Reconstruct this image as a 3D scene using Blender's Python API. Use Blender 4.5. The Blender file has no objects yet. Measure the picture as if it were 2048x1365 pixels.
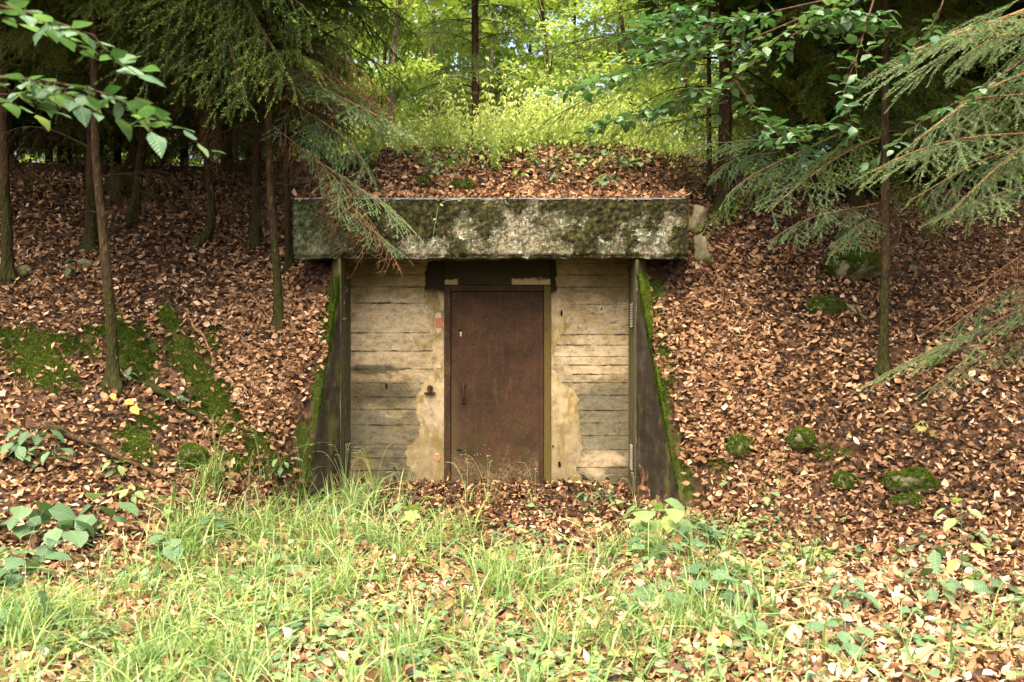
import bpy, math, random
import numpy as np
from mathutils import Vector, Matrix, noise

rng = np.random.default_rng(11)
random.seed(11)
sc = bpy.context.scene
COL = sc.collection
R = math.radians

# ------------------------------------------------------------------ camera, sky, sun, exposure
F, PX0, YH, H = 2000.0, 1024.0, 600.0, 1.88        # focal length in photo pixels, centre column, horizon row, eye height
cam_d = bpy.data.cameras.new('camera')
cam = bpy.data.objects.new('camera', cam_d)
COL.objects.link(cam)
cam.location = (0, 0, H)
cam.rotation_euler = (R(90), 0, 0)
cam_d.sensor_width = 36
cam_d.lens = 36 * F / 2048
cam_d.shift_y = -(682.5 - YH) / 2048
cam_d.clip_start = 0.05
cam_d.clip_end = 1500
cam_d.dof.use_dof = True
cam_d.dof.focus_distance = 9.2
cam_d.dof.aperture_fstop = 4.5
sc.camera = cam

SUN_EL, SUN_AZ = 61.0, 198.0                        # azimuth measured clockwise from +Y (view direction)
world = bpy.data.worlds.new('World')
sc.world = world
world.use_nodes = True
wn = world.node_tree
wn.nodes.clear()
w_out = wn.nodes.new('ShaderNodeOutputWorld')
w_bg = wn.nodes.new('ShaderNodeBackground')
w_sky = wn.nodes.new('ShaderNodeTexSky')
w_sky.sky_type = 'NISHITA'
w_sky.sun_disc = False
w_sky.sun_elevation = R(SUN_EL)
w_sky.sun_rotation = R(SUN_AZ)
w_sky.air_density = 1.0
w_sky.dust_density = 9.0
w_sky.ozone_density = 0.6
w_bg.inputs['Strength'].default_value = 0.15
wn.links.new(w_sky.outputs[0], w_bg.inputs['Color'])
wn.links.new(w_bg.outputs[0], w_out.inputs['Surface'])

sun_d = bpy.data.lights.new('sun', 'SUN')
sun = bpy.data.objects.new('sun', sun_d)
COL.objects.link(sun)
sun_d.energy = 1.5
sun_d.angle = R(55)
sun_d.color = (1.0, 0.86, 0.66)
az, el = R(SUN_AZ), R(SUN_EL)
sdir = Vector((math.sin(az) * math.cos(el), math.cos(az) * math.cos(el), math.sin(el)))
sun.rotation_euler = (-sdir).to_track_quat('-Z', 'Y').to_euler()
sun.location = (0, -10, 30)

sc.view_settings.view_transform = 'Standard'
sc.view_settings.look = 'None'
sc.view_settings.gamma = 1
sc.view_settings.use_curve_mapping = False
sc.view_settings.exposure = 2.3
sc.render.engine = 'CYCLES'
sc.cycles.max_bounces = 7
sc.cycles.diffuse_bounces = 4
sc.cycles.glossy_bounces = 2
sc.cycles.transmission_bounces = 4
sc.cycles.transparent_max_bounces = 4
sc.cycles.use_denoising = True

# ------------------------------------------------------------------ helpers
def P(px, py, d):
    return np.array([(px - PX0) * d / F, d, H - (py - YH) * d / F])

def pix(p):
    p = np.asarray(p, float)
    return PX0 + p[..., 0] * F / p[..., 1], YH + (H - p[..., 2]) * F / p[..., 1]

def sstep(a, b, x):
    t = np.clip((x - a) / (b - a), 0, 1)
    return t * t * (3 - 2 * t)

def vnoise(x, y, s, seed=0):
    """smooth value noise on arrays, 0..1"""
    x = np.asarray(x, float) * s + 37.1 * seed
    y = np.asarray(y, float) * s + 11.7 * seed
    xi, yi = np.floor(x).astype(np.int64), np.floor(y).astype(np.int64)
    fx, fy = x - xi, y - yi
    fx, fy = fx * fx * (3 - 2 * fx), fy * fy * (3 - 2 * fy)
    def h(a, b):
        n = (a * 374761393 + b * 668265263 + seed * 974711) & 0xffffffff
        n = ((n ^ (n >> 13)) * 1274126177) & 0xffffffff
        return ((n ^ (n >> 16)) & 0xffff) / 65535.0
    return (h(xi, yi) * (1 - fx) + h(xi + 1, yi) * fx) * (1 - fy) + (h(xi, yi + 1) * (1 - fx) + h(xi + 1, yi + 1) * fx) * fy

def fnoise(x, y, s, seed=0, octs=3):
    v, a, t = 0, 1, 0
    for k in range(octs):
        v = v + a * vnoise(x, y, s * 2 ** k, seed + k)
        t += a
        a *= 0.5
    return v / t

class Geo:
    """collects triangles; builds one mesh"""
    def __init__(self):
        self.V, self.Fc, self.T, self.M, self.n = [], [], [], [], 0
    def add(self, V, Fc, tint=0.5, mi=0):
        V = np.asarray(V, float).reshape(-1, 3)
        Fc = np.asarray(Fc, np.int64)
        if Fc.shape[1] == 4:
            Fc = np.concatenate([Fc[:, [0, 1, 2]], Fc[:, [0, 2, 3]]])
        self.V.append(V)
        self.Fc.append(Fc + self.n)
        self.T.append(np.broadcast_to(np.asarray(tint, float), (len(V),)))
        self.M.append(np.full(len(Fc), mi))
        self.n += len(V)
    def inst(self, tpl, M, Pp, tint, mi=0, tvar=None):
        """tpl=(V,F); M (N,3,3); Pp (N,3); tint (N,)"""
        V, Fc = tpl[0], tpl[1]
        N = len(Pp)
        if N == 0:
            return
        W_ = np.einsum('nij,vj->nvi', M, V) + Pp[:, None, :]
        FF = (Fc[None] + (np.arange(N) * len(V))[:, None, None]).reshape(-1, Fc.shape[1])
        tt = np.repeat(np.asarray(tint, float), len(V))
        if tvar is not None:
            tt = tt + np.tile(tvar, N)
        self.add(W_.reshape(-1, 3), FF, tt, mi)
    def mesh(self, name, mats, smooth=None, off=None):
        V = np.concatenate(self.V) if self.V else np.zeros((0, 3))
        Fc = np.concatenate(self.Fc) if self.Fc else np.zeros((0, 3), int)
        T = np.concatenate(self.T) if self.T else np.zeros(0)
        M = np.concatenate(self.M) if self.M else np.zeros(0, int)
        if off is not None:
            V = V - np.asarray(off)[None]
        me = bpy.data.meshes.new(name)
        me.vertices.add(len(V))
        me.vertices.foreach_set('co', V.astype(np.float32).ravel())
        me.loops.add(Fc.size)
        me.loops.foreach_set('vertex_index', Fc.astype(np.int32).ravel())
        me.polygons.add(len(Fc))
        me.polygons.foreach_set('loop_start', (np.arange(len(Fc)) * 3).astype(np.int32))
        me.polygons.foreach_set('material_index', M.astype(np.int32))
        if smooth is not None:
            me.polygons.foreach_set('use_smooth', np.full(len(Fc), bool(smooth)))
        a = me.attributes.new('tint', 'FLOAT', 'POINT')
        a.data.foreach_set('value', T.astype(np.float32))
        for m in (mats if isinstance(mats, (list, tuple)) else [mats]):
            me.materials.append(m)
        me.update(calc_edges=True)
        me.validate()
        return me

def link(name, me, parent=None, loc=(0, 0, 0), M=None):
    o = bpy.data.objects.new(name, me)
    COL.objects.link(o)
    if M is not None:
        o.matrix_basis = M
    else:
        o.location = loc
    if parent is not None:
        o.parent = parent
    return o

def tag(o, label=None, cat=None, group=None, kind=None):
    if label: o['label'] = label
    if cat: o['category'] = cat
    if group: o['group'] = group
    if kind: o['kind'] = kind
    return o

def thing(name, loc, label, cat, group=None):
    o = bpy.data.objects.new(name, None)
    o.empty_display_size = 0.1
    COL.objects.link(o)
    o.location = [float(v) for v in loc]
    return tag(o, label, cat, group)

def tube(pts, rad, sides=6):
    pts = np.asarray(pts, float)
    n = len(pts)
    rad = np.broadcast_to(np.asarray(rad, float), (n,))
    tg = np.gradient(pts, axis=0)
    tg /= np.linalg.norm(tg, axis=1)[:, None] + 1e-9
    ref = np.array([0.31, 0.17, 0.93]) if abs(tg[:, 2]).mean() < 0.8 else np.array([0.95, 0.2, 0.1])
    a = np.cross(tg, ref)
    a /= np.linalg.norm(a, axis=1)[:, None] + 1e-9
    b = np.cross(tg, a)
    ang = np.arange(sides) * 2 * np.pi / sides
    V = pts[:, None] + rad[:, None, None] * (np.cos(ang)[None, :, None] * a[:, None] + np.sin(ang)[None, :, None] * b[:, None])
    V = V.reshape(-1, 3)
    i = np.arange(n - 1)[:, None] * sides
    j = np.arange(sides)[None]
    k = (j + 1) % sides
    Q = np.stack([i + j, i + k, i + sides + k, i + sides + j], -1).reshape(-1, 4)
    caps = [[0, s + 1, s] for s in range(1, sides - 1)]
    e = (n - 1) * sides
    caps += [[e, e + s, e + s + 1] for s in range(1, sides - 1)]
    Fc = np.concatenate([Q[:, [0, 1, 2]], Q[:, [0, 2, 3]], np.array(caps)])
    return V, Fc

def spline(ctrl, n):
    """smooth curve through control points"""
    c = np.asarray(ctrl, float)
    if len(c) == 2:
        t = np.linspace(0, 1, n)[:, None]
        return c[0] * (1 - t) + c[1] * t
    c = np.vstack([2 * c[0] - c[1], c, 2 * c[-1] - c[-2]])
    m = len(c) - 3
    out = []
    for u in np.linspace(0, m - 1e-6, n):
        i = int(u)
        t = u - i
        p0, p1, p2, p3 = c[i:i + 4]
        out.append(0.5 * (2 * p1 + (p2 - p0) * t + (2 * p0 - 5 * p1 + 4 * p2 - p3) * t * t + (3 * p1 - p0 - 3 * p2 + p3) * t ** 3))
    return np.array(out)

def frames(nrm, yaw, pitch=0.0, roll=0.0):
    """N 3x3 matrices: leaf X axis along yaw in the plane of nrm, then tilted"""
    nrm = np.asarray(nrm, float)
    nrm = nrm / np.linalg.norm(nrm, axis=1)[:, None]
    h = np.stack([np.cos(yaw), np.sin(yaw), np.zeros_like(yaw)], 1)
    x = h - nrm * (h * nrm).sum(1)[:, None]
    x /= np.linalg.norm(x, axis=1)[:, None] + 1e-9
    y = np.cross(nrm, x)
    B = np.stack([x, y, nrm], 2)
    pitch = np.broadcast_to(np.asarray(pitch, float), yaw.shape)
    roll = np.broadcast_to(np.asarray(roll, float), yaw.shape)
    cp, sp, cr, sr = np.cos(pitch), np.sin(pitch), np.cos(roll), np.sin(roll)
    z0 = np.zeros_like(cp)
    o1 = np.ones_like(cp)
    Ry = np.stack([np.stack([cp, z0, -sp], 1), np.stack([z0, o1, z0], 1), np.stack([sp, z0, cp], 1)], 1)
    Rx = np.stack([np.stack([o1, z0, z0], 1), np.stack([z0, cr, -sr], 1), np.stack([z0, sr, cr], 1)], 1)
    return B @ Ry @ Rx

def leaf_tpl(L=1.0, W=0.6, rows=3, fold=0.15, curl=0.2, wavy=0.0, prof=0.85, seed=0, side=0.0):
    """leaf along +X with midrib, folded and curled"""
    r = np.random.default_rng(seed)
    V = [[0, 0, 0]]
    ts = [(i + 1) / (rows + 1) for i in range(rows)]
    for i, t in enumerate(ts):
        w = W / 2 * math.sin(math.pi * t ** prof) ** (0.75 if rows < 5 else 1.0)
        z = -curl * (t - 0.35) ** 2 * L
        y0 = side * math.sin(math.pi * t)
        wl, wr = w * (1 + wavy * r.uniform(-1, 1)), w * (1 + wavy * r.uniform(-1, 1))
        V += [[t * L, y0 + wl * L, z + fold * wl * L + wavy * 0.15 * r.uniform(-1, 1) * L], [t * L, y0, z],
              [t * L, y0 - wr * L, z + fold * wr * L + wavy * 0.15 * r.uniform(-1, 1) * L]]
    V.append([L, side * 0.3, -curl * 0.42 * L])
    Fc = [[0, 2, 1], [0, 3, 2]]
    for i in range(rows - 1):
        a = 1 + 3 * i
        Fc += [[a, a + 1, a + 4], [a, a + 4, a + 3], [a + 1, a + 2, a + 5], [a + 1, a + 5, a + 4]]
    a = 1 + 3 * (rows - 1)
    Fc += [[a, a + 1, a + 3], [a + 1, a + 2, a + 3]]
    return np.array(V, float), np.array(Fc)

def lobed_tpl(L=1.0, lobes=5, depth=0.4, seed=0):
    r = np.random.default_rng(seed)
    n = lobes * 2 + 1
    V = [[0.42 * L, 0, 0.02 * L]]
    for i in range(n):
        a = math.pi + 2 * math.pi * (i + 0.5) / n if False else -math.pi * 0.92 + i * 2 * math.pi * 0.92 / (n - 1)
        rr = 0.56 * (1 if i % 2 == 1 else 1 - depth) * (1.12 if abs(a) < 0.5 else 1)
        V.append([0.42 * L + rr * L * math.cos(a), rr * L * math.sin(a), -0.12 * L * rr + 0.05 * L * r.uniform(-1, 1)])
    V.append([0, 0, 0])
    Fc = [[0, i, i + 1] for i in range(1, n)] + [[0, n, n + 1], [0, n + 1, 1]]
    return np.array(V, float), np.array(Fc)

# ------------------------------------------------------------------ material helpers
class NT:
    def __init__(self, name):
        self.m = bpy.data.materials.new(name)
        self.m.use_nodes = True
        self.t = self.m.node_tree
        self.t.nodes.clear()
        self.out = self.t.nodes.new('ShaderNodeOutputMaterial')
    def n(self, typ, **kw):
        nd = self.t.nodes.new(typ)
        for k, v in kw.items():
            setattr(nd, k, v)
        return nd
    def l(self, a, b):
        self.t.links.new(a, b)
    def put(self, sock, v):
        if isinstance(v, bpy.types.NodeSocket):
            self.l(v, sock)
        elif isinstance(v, (tuple, list)) and len(v) == 3 and sock.type == 'RGBA':
            sock.default_value = (*v, 1)
        else:
            sock.default_value = v
    def coord(self, scale=(1, 1, 1), kind='Object', loc=(0, 0, 0)):
        c = self.n('ShaderNodeTexCoord')
        mp = self.n('ShaderNodeMapping')
        mp.inputs['Scale'].default_value = scale
        mp.inputs['Location'].default_value = loc
        self.l(c.outputs[kind], mp.inputs['Vector'])
        return mp.outputs[0]
    def noise(self, scale, vec=None, detail=4, rough=0.6, dist=0.0, col=False):
        nd = self.n('ShaderNodeTexNoise')
        nd.inputs['Scale'].default_value = scale
        nd.inputs['Detail'].default_value = detail
        nd.inputs['Roughness'].default_value = rough
        nd.inputs['Distortion'].default_value = dist
        if vec is not None: self.l(vec, nd.inputs['Vector'])
        return nd.outputs['Color' if col else 'Fac']
    def voro(self, scale, vec=None, out='Color', feat='F1'):
        nd = self.n('ShaderNodeTexVoronoi', feature=feat)
        nd.inputs['Scale'].default_value = scale
        if vec is not None: self.l(vec, nd.inputs['Vector'])
        return nd.outputs[out]
    def ramp(self, fac, stops, interp='LINEAR'):
        nd = self.n('ShaderNodeValToRGB')
        nd.color_ramp.interpolation = interp
        els = nd.color_ramp.elements
        while len(els) < len(stops): els.new(0.5)
        for e, (p, c) in zip(els, stops):
            e.position = p
            e.color = (c, c, c, 1) if not isinstance(c, (tuple, list)) else (*c, 1)
        self.put(nd.inputs[0], fac)
        return nd.outputs[0]
    def mix(self, fac, a, b, mode='MIX'):
        nd = self.n('ShaderNodeMix', data_type='RGBA', blend_type=mode)
        self.put(nd.inputs['Factor'], fac)
        self.put(nd.inputs[6], a)
        self.put(nd.inputs[7], b)
        return nd.outputs[2]
    def math(self, op, a, b=0.0, c=0.0, clamp=False):
        nd = self.n('ShaderNodeMath', operation=op, use_clamp=clamp)
        self.put(nd.inputs[0], a)
        self.put(nd.inputs[1], b)
        if op in ('MULTIPLY_ADD', 'SMOOTH_MIN'): self.put(nd.inputs[2], c)
        return nd.outputs[0]
    def mrange(self, v, a, b, lo=0.0, hi=1.0):
        nd = self.n('ShaderNodeMapRange', interpolation_type='SMOOTHSTEP')
        self.put(nd.inputs[0], v)
        for i, q in enumerate((a, b, lo, hi)): nd.inputs[i + 1].default_value = q
        return nd.outputs[0]
    def attr(self, name='tint'):
        return self.n('ShaderNodeAttribute', attribute_name=name).outputs['Fac']
    def xyz(self, vec):
        nd = self.n('ShaderNodeSeparateXYZ')
        self.l(vec, nd.inputs[0])
        return nd.outputs
    def bump(self, h, strength=0.5, dist=0.01, nrm=None):
        nd = self.n('ShaderNodeBump')
        nd.inputs['Strength'].default_value = strength
        nd.inputs['Distance'].default_value = dist
        self.l(h, nd.inputs['Height'])
        if nrm is not None: self.l(nrm, nd.inputs['Normal'])
        return nd.outputs[0]
    def bsdf(self, col, rough=0.7, spec=0.3, nrm=None, metal=0.0, trans=None, tcol=None):
        b = self.n('ShaderNodeBsdfPrincipled')
        self.put(b.inputs['Base Color'], col)
        self.put(b.inputs['Roughness'], rough)
        b.inputs['Specular IOR Level'].default_value = spec
        self.put(b.inputs['Metallic'], metal)
        if nrm is not None: self.l(nrm, b.inputs['Normal'])
        if trans:
            tr = self.n('ShaderNodeBsdfTranslucent')
            self.put(tr.inputs['Color'], tcol if tcol is not None else col)
            mx = self.n('ShaderNodeMixShader')
            mx.inputs[0].default_value = trans
            self.l(b.outputs[0], mx.inputs[1])
            self.l(tr.outputs[0], mx.inputs[2])
            self.l(mx.outputs[0], self.out.inputs['Surface'])
        else:
            self.l(b.outputs[0], self.out.inputs['Surface'])
        return self.m

def foliage_mat(name, stops, rough=0.5, spec=0.3, trans=0.35, tgain=(1.5, 1.6, 0.7), objrand=0.0, vein=False):
    k = NT(name)
    f = k.attr()
    if objrand:
        oi = k.n('ShaderNodeObjectInfo').outputs['Random']
        f = k.math('ADD', f, k.math('MULTIPLY', k.math('SUBTRACT', oi, 0.5), objrand), clamp=True)
    c = k.ramp(f, stops)
    n = k.noise(30, k.coord(), 2)
    c = k.mix(0.35, c, k.mix(n, (0.5, 0.5, 0.5), (1.35, 1.35, 1.35)), 'MULTIPLY')
    tc = k.mix(1.0, c, tgain, 'MULTIPLY')
    if vein:
        X, Y, _z = k.xyz(k.coord())[0:3]
        ph = k.math('MULTIPLY', k.math('SUBTRACT', X, k.math('MULTIPLY', k.math('ABSOLUTE', Y), .8)), 52.0)
        w = k.math('SINE', ph)
        mid = k.mrange(k.math('ABSOLUTE', Y), .035, .0)
        v = k.math('ADD', k.mrange(w, .55, 1.0), mid, clamp=True)
        c = k.mix(k.math('MULTIPLY', v, .35), c, (.26, .33, .15))
        return k.bsdf(c, rough, spec, k.bump(w, .35, .01), 0, trans, tc)
    return k.bsdf(c, rough, spec, None, 0, trans, tc)

MAT = {}
MAT['litter'] = foliage_mat('dead_leaf', [(0, (.012, .006, .003)), (.22, (.055, .026, .011)), (.5, (.205, .106, .046)), (.75, (.37, .216, .108)), (1, (.52, .37, .24))],
                            rough=0.62, spec=0.25, trans=0.12, tgain=(1.2, .9, .7))
MAT['litter_obj'] = foliage_mat('dead_leaf_single', [(0, (.05, .023, .012)), (.3, (.15, .07, .038)), (.6, (.27, .145, .082)), (1, (.42, .285, .19))],
                                rough=0.6, spec=0.25, trans=0.12, tgain=(1.2, .9, .7), objrand=1.0)
MAT['grass'] = foliage_mat('grass_blade', [(0, (.045, .11, .035)), (.35, (.135, .235, .065)), (.7, (.25, .33, .10)), (.9, (.36, .37, .15)), (1, (.44, .38, .22))],
                           rough=0.42, spec=0.4, trans=0.4, tgain=(1.3, 1.35, .7))
MAT['herb'] = foliage_mat('herb_leaf', [(0, (.035, .085, .04)), (.4, (.085, .165, .08)), (.7, (.18, .27, .11)), (1, (.30, .34, .08))],
                          rough=0.45, spec=0.4, trans=0.35, objrand=0.3)
MAT['herb_obj'] = foliage_mat('herb_leaf_veined', [(0, (.035, .085, .04)), (.4, (.085, .165, .08)), (.7, (.18, .27, .11)), (1, (.30, .34, .08))],
                         rough=0.5, spec=0.35, trans=0.35, objrand=0.35, vein=True)
MAT['glade'] = foliage_mat('glade_leaf', [(0, (.17, .26, .06)), (.5, (.40, .48, .14)), (1, (.58, .62, .26))], rough=0.5, spec=0.3, trans=0.5, tgain=(1.35, 1.4, .8), objrand=0.2)
MAT['decid'] = foliage_mat('broadleaf_foliage', [(0, (.09, .16, .035)), (.5, (.27, .36, .09)), (1, (.48, .55, .20))], rough=0.5, spec=0.3, trans=0.5, tgain=(1.35, 1.4, .7))
MAT['beech'] = foliage_mat('beech_leaf', [(0, (.03, .085, .03)), (.5, (.075, .155, .075)), (.85, (.13, .22, .10)), (1, (.28, .27, .06))],
                           rough=0.45, spec=0.4, trans=0.3, objrand=0.9, vein=True)
MAT['needle'] = foliage_mat('spruce_needle', [(0, (.016, .042, .009)), (.4, (.055, .105, .020)), (.72, (.145, .20, .032)), (1, (.30, .33, .055))],
                            rough=0.5, spec=0.3, trans=0.15, objrand=0.35)
MAT['needle_blue'] = foliage_mat('pale_spruce_needle', [(0, (.03, .075, .03)), (.4, (.075, .16, .07)), (.72, (.155, .25, .095)), (1, (.30, .37, .11))],
                                 rough=0.5, spec=0.35, trans=0.15, objrand=0.25)
MAT['moss'] = foliage_mat('moss_tuft', [(0, (.014, .03, .004)), (.5, (.05, .085, .008)), (1, (.12, .16, .018))], rough=0.9, spec=0.05, trans=0.2)
MAT['yellow'] = foliage_mat('yellow_leaf', [(0, (.45, .20, .02)), (1, (.6, .36, .05))], trans=0.3, tgain=(1.2, 1.1, .8))
MAT['pale'] = foliage_mat('bleached_leaf', [(0, (.30, .21, .13)), (1, (.40, .33, .24))], trans=0.2, tgain=(1, 1, 1))

def bark_mat(name, c0, c1, moss=(.024, .032, .005), mtop=1.2, mamt=0.8):
    k = NT(name)
    co = k.coord()
    n1 = k.noise(14, k.coord((1, 1, .35)), 6, .65)
    c = k.ramp(n1, [(.3, c0), (.7, c1)])
    z = k.xyz(co)[2]
    n2 = k.noise(5, co, 5, .7)
    m = k.mrange(k.math('ADD', k.math('MULTIPLY', z, -1 / mtop), k.math('MULTIPLY', k.math('SUBTRACT', n2, .5), 2.2)), -.75, -.2)
    c = k.mix(k.math('MULTIPLY', m, mamt), c, moss)
    li = k.mrange(k.noise(22, co, 3), .66, .72)
    c = k.mix(k.math('MULTIPLY', li, .35), c, (.25, .28, .2))
    vb = k.voro(38, k.coord((1, 1, .42)), 'Distance')
    c = k.mix(.6, c, k.mix(k.mrange(vb, .0, .6), (1.35, 1.3, 1.25), (.45, .42, .4)), 'MULTIPLY')
    return k.bsdf(c, .9, .1, k.bump(k.math('SUBTRACT', n1, k.math('MULTIPLY', vb, .8)), .9, .02))
MAT['bark'] = bark_mat('spruce_bark', (.022, .013, .008), (.10, .058, .031))
MAT['bark_mossy'] = bark_mat('mossy_bark', (.022, .015, .008), (.095, .064, .03), mtop=1.6, mamt=.7)
MAT['bark_pale'] = bark_mat('pale_bark', (.16, .12, .08), (.34, .28, .21), mamt=.2)
MAT['twig'] = bark_mat('dead_twig', (.16, .085, .04), (.38, .22, .11), mamt=0)
MAT['twig_dark'] = bark_mat('dark_twig', (.03, .018, .01), (.11, .065, .035), mamt=.3)
MAT['stick_moss'] = bark_mat('mossy_wood', (.03, .022, .01), (.10, .08, .03), mtop=8, mamt=.9)

# ------------------------------------------------------------------ terrain
COLS = {
 -9.0: [(0, 0), (4.2, .1), (5.5, .45), (7, 1.2), (8.5, 2.0), (10, 2.7), (12, 3.4), (14, 3.8), (18, 4.0), (45, 4.8)],
 -4.5: [(0, 0), (5, .03), (6.5, .14), (7.2, .4), (8, .95), (9, 1.6), (10, 2.25), (11, 2.8), (12, 3.25), (13.5, 3.65), (16, 3.9), (45, 4.8)],
 -3.0: [(0, 0), (6, .0), (7, .08), (7.8, .3), (8.5, .85), (9.2, 1.55), (10, 2.2), (11, 2.85), (12, 3.3), (13.5, 3.7), (16, 3.9), (45, 4.8)],
 -2.2: [(0, 0), (7.3, .03), (8.3, .25), (8.8, .8), (9.2, 1.45), (9.6, 2.0), (10.2, 2.5), (11, 2.95), (12, 3.4), (13.5, 3.75), (16, 3.95), (45, 4.8)],
 -1.9: [(0, 0), (8.3, .03), (8.75, .12), (9.0, .78), (9.25, 1.6), (9.5, 2.15), (10.2, 2.6), (11, 3.05), (12, 3.5), (13.5, 3.78), (16, 3.95), (45, 4.8)],
 1.55: [(0, 0), (8.4, .02), (8.8, .1), (9.05, .78), (9.3, 1.6), (9.5, 2.2), (9.9, 2.6), (10.5, 2.98), (11.6, 3.5), (13, 3.82), (14, 3.85), (16, 3.9), (45, 4.8)],
 2.2: [(0, 0), (7.3, .03), (8.3, .2), (8.8, .8), (9.3, 1.45), (9.8, 2.08), (10.4, 2.6), (11.2, 3.1), (12.2, 3.5), (13.5, 3.78), (16, 3.85), (45, 4.8)],
 3.2: [(0, 0), (6.8, .03), (7.8, .25), (8.5, .85), (9.2, 1.5), (10, 2.1), (11, 2.65), (12, 3.05), (13.5, 3.5), (16, 3.8), (45, 4.8)],
 4.5: [(0, 0), (5.6, .02), (6.6, .1), (7.4, .4), (8.2, .9), (9, 1.45), (10, 2.05), (11, 2.55), (12, 2.95), (13.5, 3.4), (16, 3.8), (45, 4.8)],
 9.0: [(0, 0), (4.2, .1), (5.5, .4), (7, 1.0), (8.5, 1.7), (10, 2.3), (12, 3.0), (14, 3.5), (18, 3.9), (45, 4.8)],
}
CENTRE = [(0, 0), (8.6, 0), (9.3, .03), (9.72, .09), (9.86, .09), (9.9, 2.70), (10.1, 2.78), (10.6, 3.05), (11.6, 3.56), (13, 3.85), (16, 3.98), (45, 4.8)]
GX, GD, GS, GXS = np.arange(-9, 9.001, .025), np.arange(0, 45.001, .05), .05, .025
def prof(pts):
    a = np.array(pts)
    return np.interp(GD, a[:, 0], a[:, 1])
def blur(A, s, axis):
    k = np.exp(-np.arange(-3 * s, 3 * s + 1) ** 2 / (2.0 * s * s))
    k /= k.sum()
    pad = [(0, 0), (0, 0)]
    pad[axis] = (3 * s, 3 * s)
    B = np.pad(A, pad, 'edge')
    return np.apply_along_axis(lambda v: np.convolve(v, k, 'valid'), axis, B)
def side_table(keys):
    xs = np.array(sorted(keys))
    ps = np.array([prof(COLS[x]) for x in xs])
    Z = np.empty((len(GX), len(GD)))
    for j in range(len(GD)):
        Z[:, j] = np.interp(GX, xs, ps[:, j])
    return blur(blur(Z, 3, 1), 4, 0)
TL = side_table([k for k in COLS if k < 0])
TR = side_table([k for k in COLS if k > 0])
TC = np.broadcast_to(prof(CENTRE), TL.shape)
XG, DG = np.meshgrid(GX, GD, indexing='ij')
def bound(pts):
    a = np.array(pts)
    return np.interp(DG, a[:, 0], a[:, 1])
xl = bound([(0, -2.2), (8.6, -2.25), (8.9, -1.96), (9.2, -1.60), (9.86, -1.60), (9.95, -1.7), (12, -1.6)])
xr = bound([(0, 2.0), (8.6, 1.92), (8.9, 1.63), (9.2, 1.165), (9.86, 1.165), (9.95, 1.3), (12, 1.3)])
wd = np.interp(DG, [0, 8.5, 8.85, 9.86, 10.0, 12], [.8, .5, .05, .05, .5, 1.2])
wl_, wr_ = sstep(-.5, .5, (xl - XG) / wd), sstep(-.5, .5, (XG - xr) / wd)
TZ = TC * (1 - wl_) * (1 - wr_) + TL * wl_ + TR * wr_
away = 1 - (DG > 8.7) * (DG < 10.1) * (XG > -1.95) * (XG < 1.65)
bumpy = (fnoise(XG, DG, 1.1, 3) - .5) * .22 + (fnoise(XG, DG, 3.5, 5) - .5) * .07
TZ = TZ + bumpy * np.where(away > 0, np.interp(DG, [0, 6, 9, 13], [.35, .5, .8, 1.3]), 0.15 * (DG < 9.85))

for s_, xi_, xt_ in ((-1, -1.575, -1.86), (1, 1.138, 1.52)):
    u_ = np.clip((XG - xi_) / (xt_ - xi_), 0, 1)
    topl = -.02 + 2.22 * (1 - u_) ** 1.04 - .03
    yw = 9.197 - .30 * u_ + .05
    zone = (u_ < 1) & (s_ * (XG - xi_) > .03) & (DG > yw) & (DG < 9.9)
    TZ = np.where(zone, np.maximum(TZ, topl), TZ)

def height(x, d):
    x, d = np.asarray(x, float), np.asarray(d, float)
    fx = np.clip((x - GX[0]) / GXS, 0, len(GX) - 1.001)
    fd = np.clip((d - GD[0]) / GS, 0, len(GD) - 1.001)
    i, j = fx.astype(int), fd.astype(int)
    u, v = fx - i, fd - j
    return TZ[i, j] * (1 - u) * (1 - v) + TZ[i + 1, j] * u * (1 - v) + TZ[i, j + 1] * (1 - u) * v + TZ[i + 1, j + 1] * u * v

def normal(x, d):
    e = .06
    gx = (height(x + e, d) - height(x - e, d)) / (2 * e)
    gd = (height(x, d + e) - height(x, d - e)) / (2 * e)
    n = np.stack([-gx, -gd, np.ones_like(gx)], -1)
    return n / np.linalg.norm(n, axis=-1, keepdims=True)

MD = np.arange(3.0, 40, .02)
def hit(px, py):
    """point of the ground seen at a pixel of the photograph"""
    x = (px - PX0) * MD / F
    z = H - (py - YH) * MD / F
    ok = np.nonzero(z < height(x, MD))[0]
    d = MD[ok[0]] if len(ok) else 30.0
    x = (px - PX0) * d / F
    return np.array([x, d, float(height(x, d))])

# moss patches on the ground: photo ellipses (px, py, rx, ry, slant)
MOSS_E = [(80, 720, 75, 55, .3), (140, 690, 55, 25, .2), (265, 700, 55, 60, .5), (340, 640, 25, 25, .5), (375, 720, 45, 45, .7), (420, 780, 55, 60, .8), (440, 830, 45, 40, .6),
          (275, 890, 40, 35, .4), (300, 840, 25, 25, .4), (510, 880, 40, 30, .5), (545, 910, 30, 40, .7), (20, 680, 40, 20, .1), (190, 660, 40, 15, .2), (470, 930, 40, 25, .4),
          (1310, 575, 18, 14, 0), (1375, 985, 30, 40, 0), (1450, 930, 30, 12, 0), (1650, 905, 22, 14, 0), (1690, 910, 15, 12, 0), (1350, 920, 18, 60, .15), (1870, 720, 20, 16, 0),
          (610, 900, 22, 70, -.1), (640, 780, 18, 60, -.05), (655, 650, 20, 45, 0), (590, 1000, 40, 20, 0), (1330, 740, 16, 90, .12), (1310, 620, 14, 40, .1), (430, 690, 20, 30, .6)]
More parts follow.
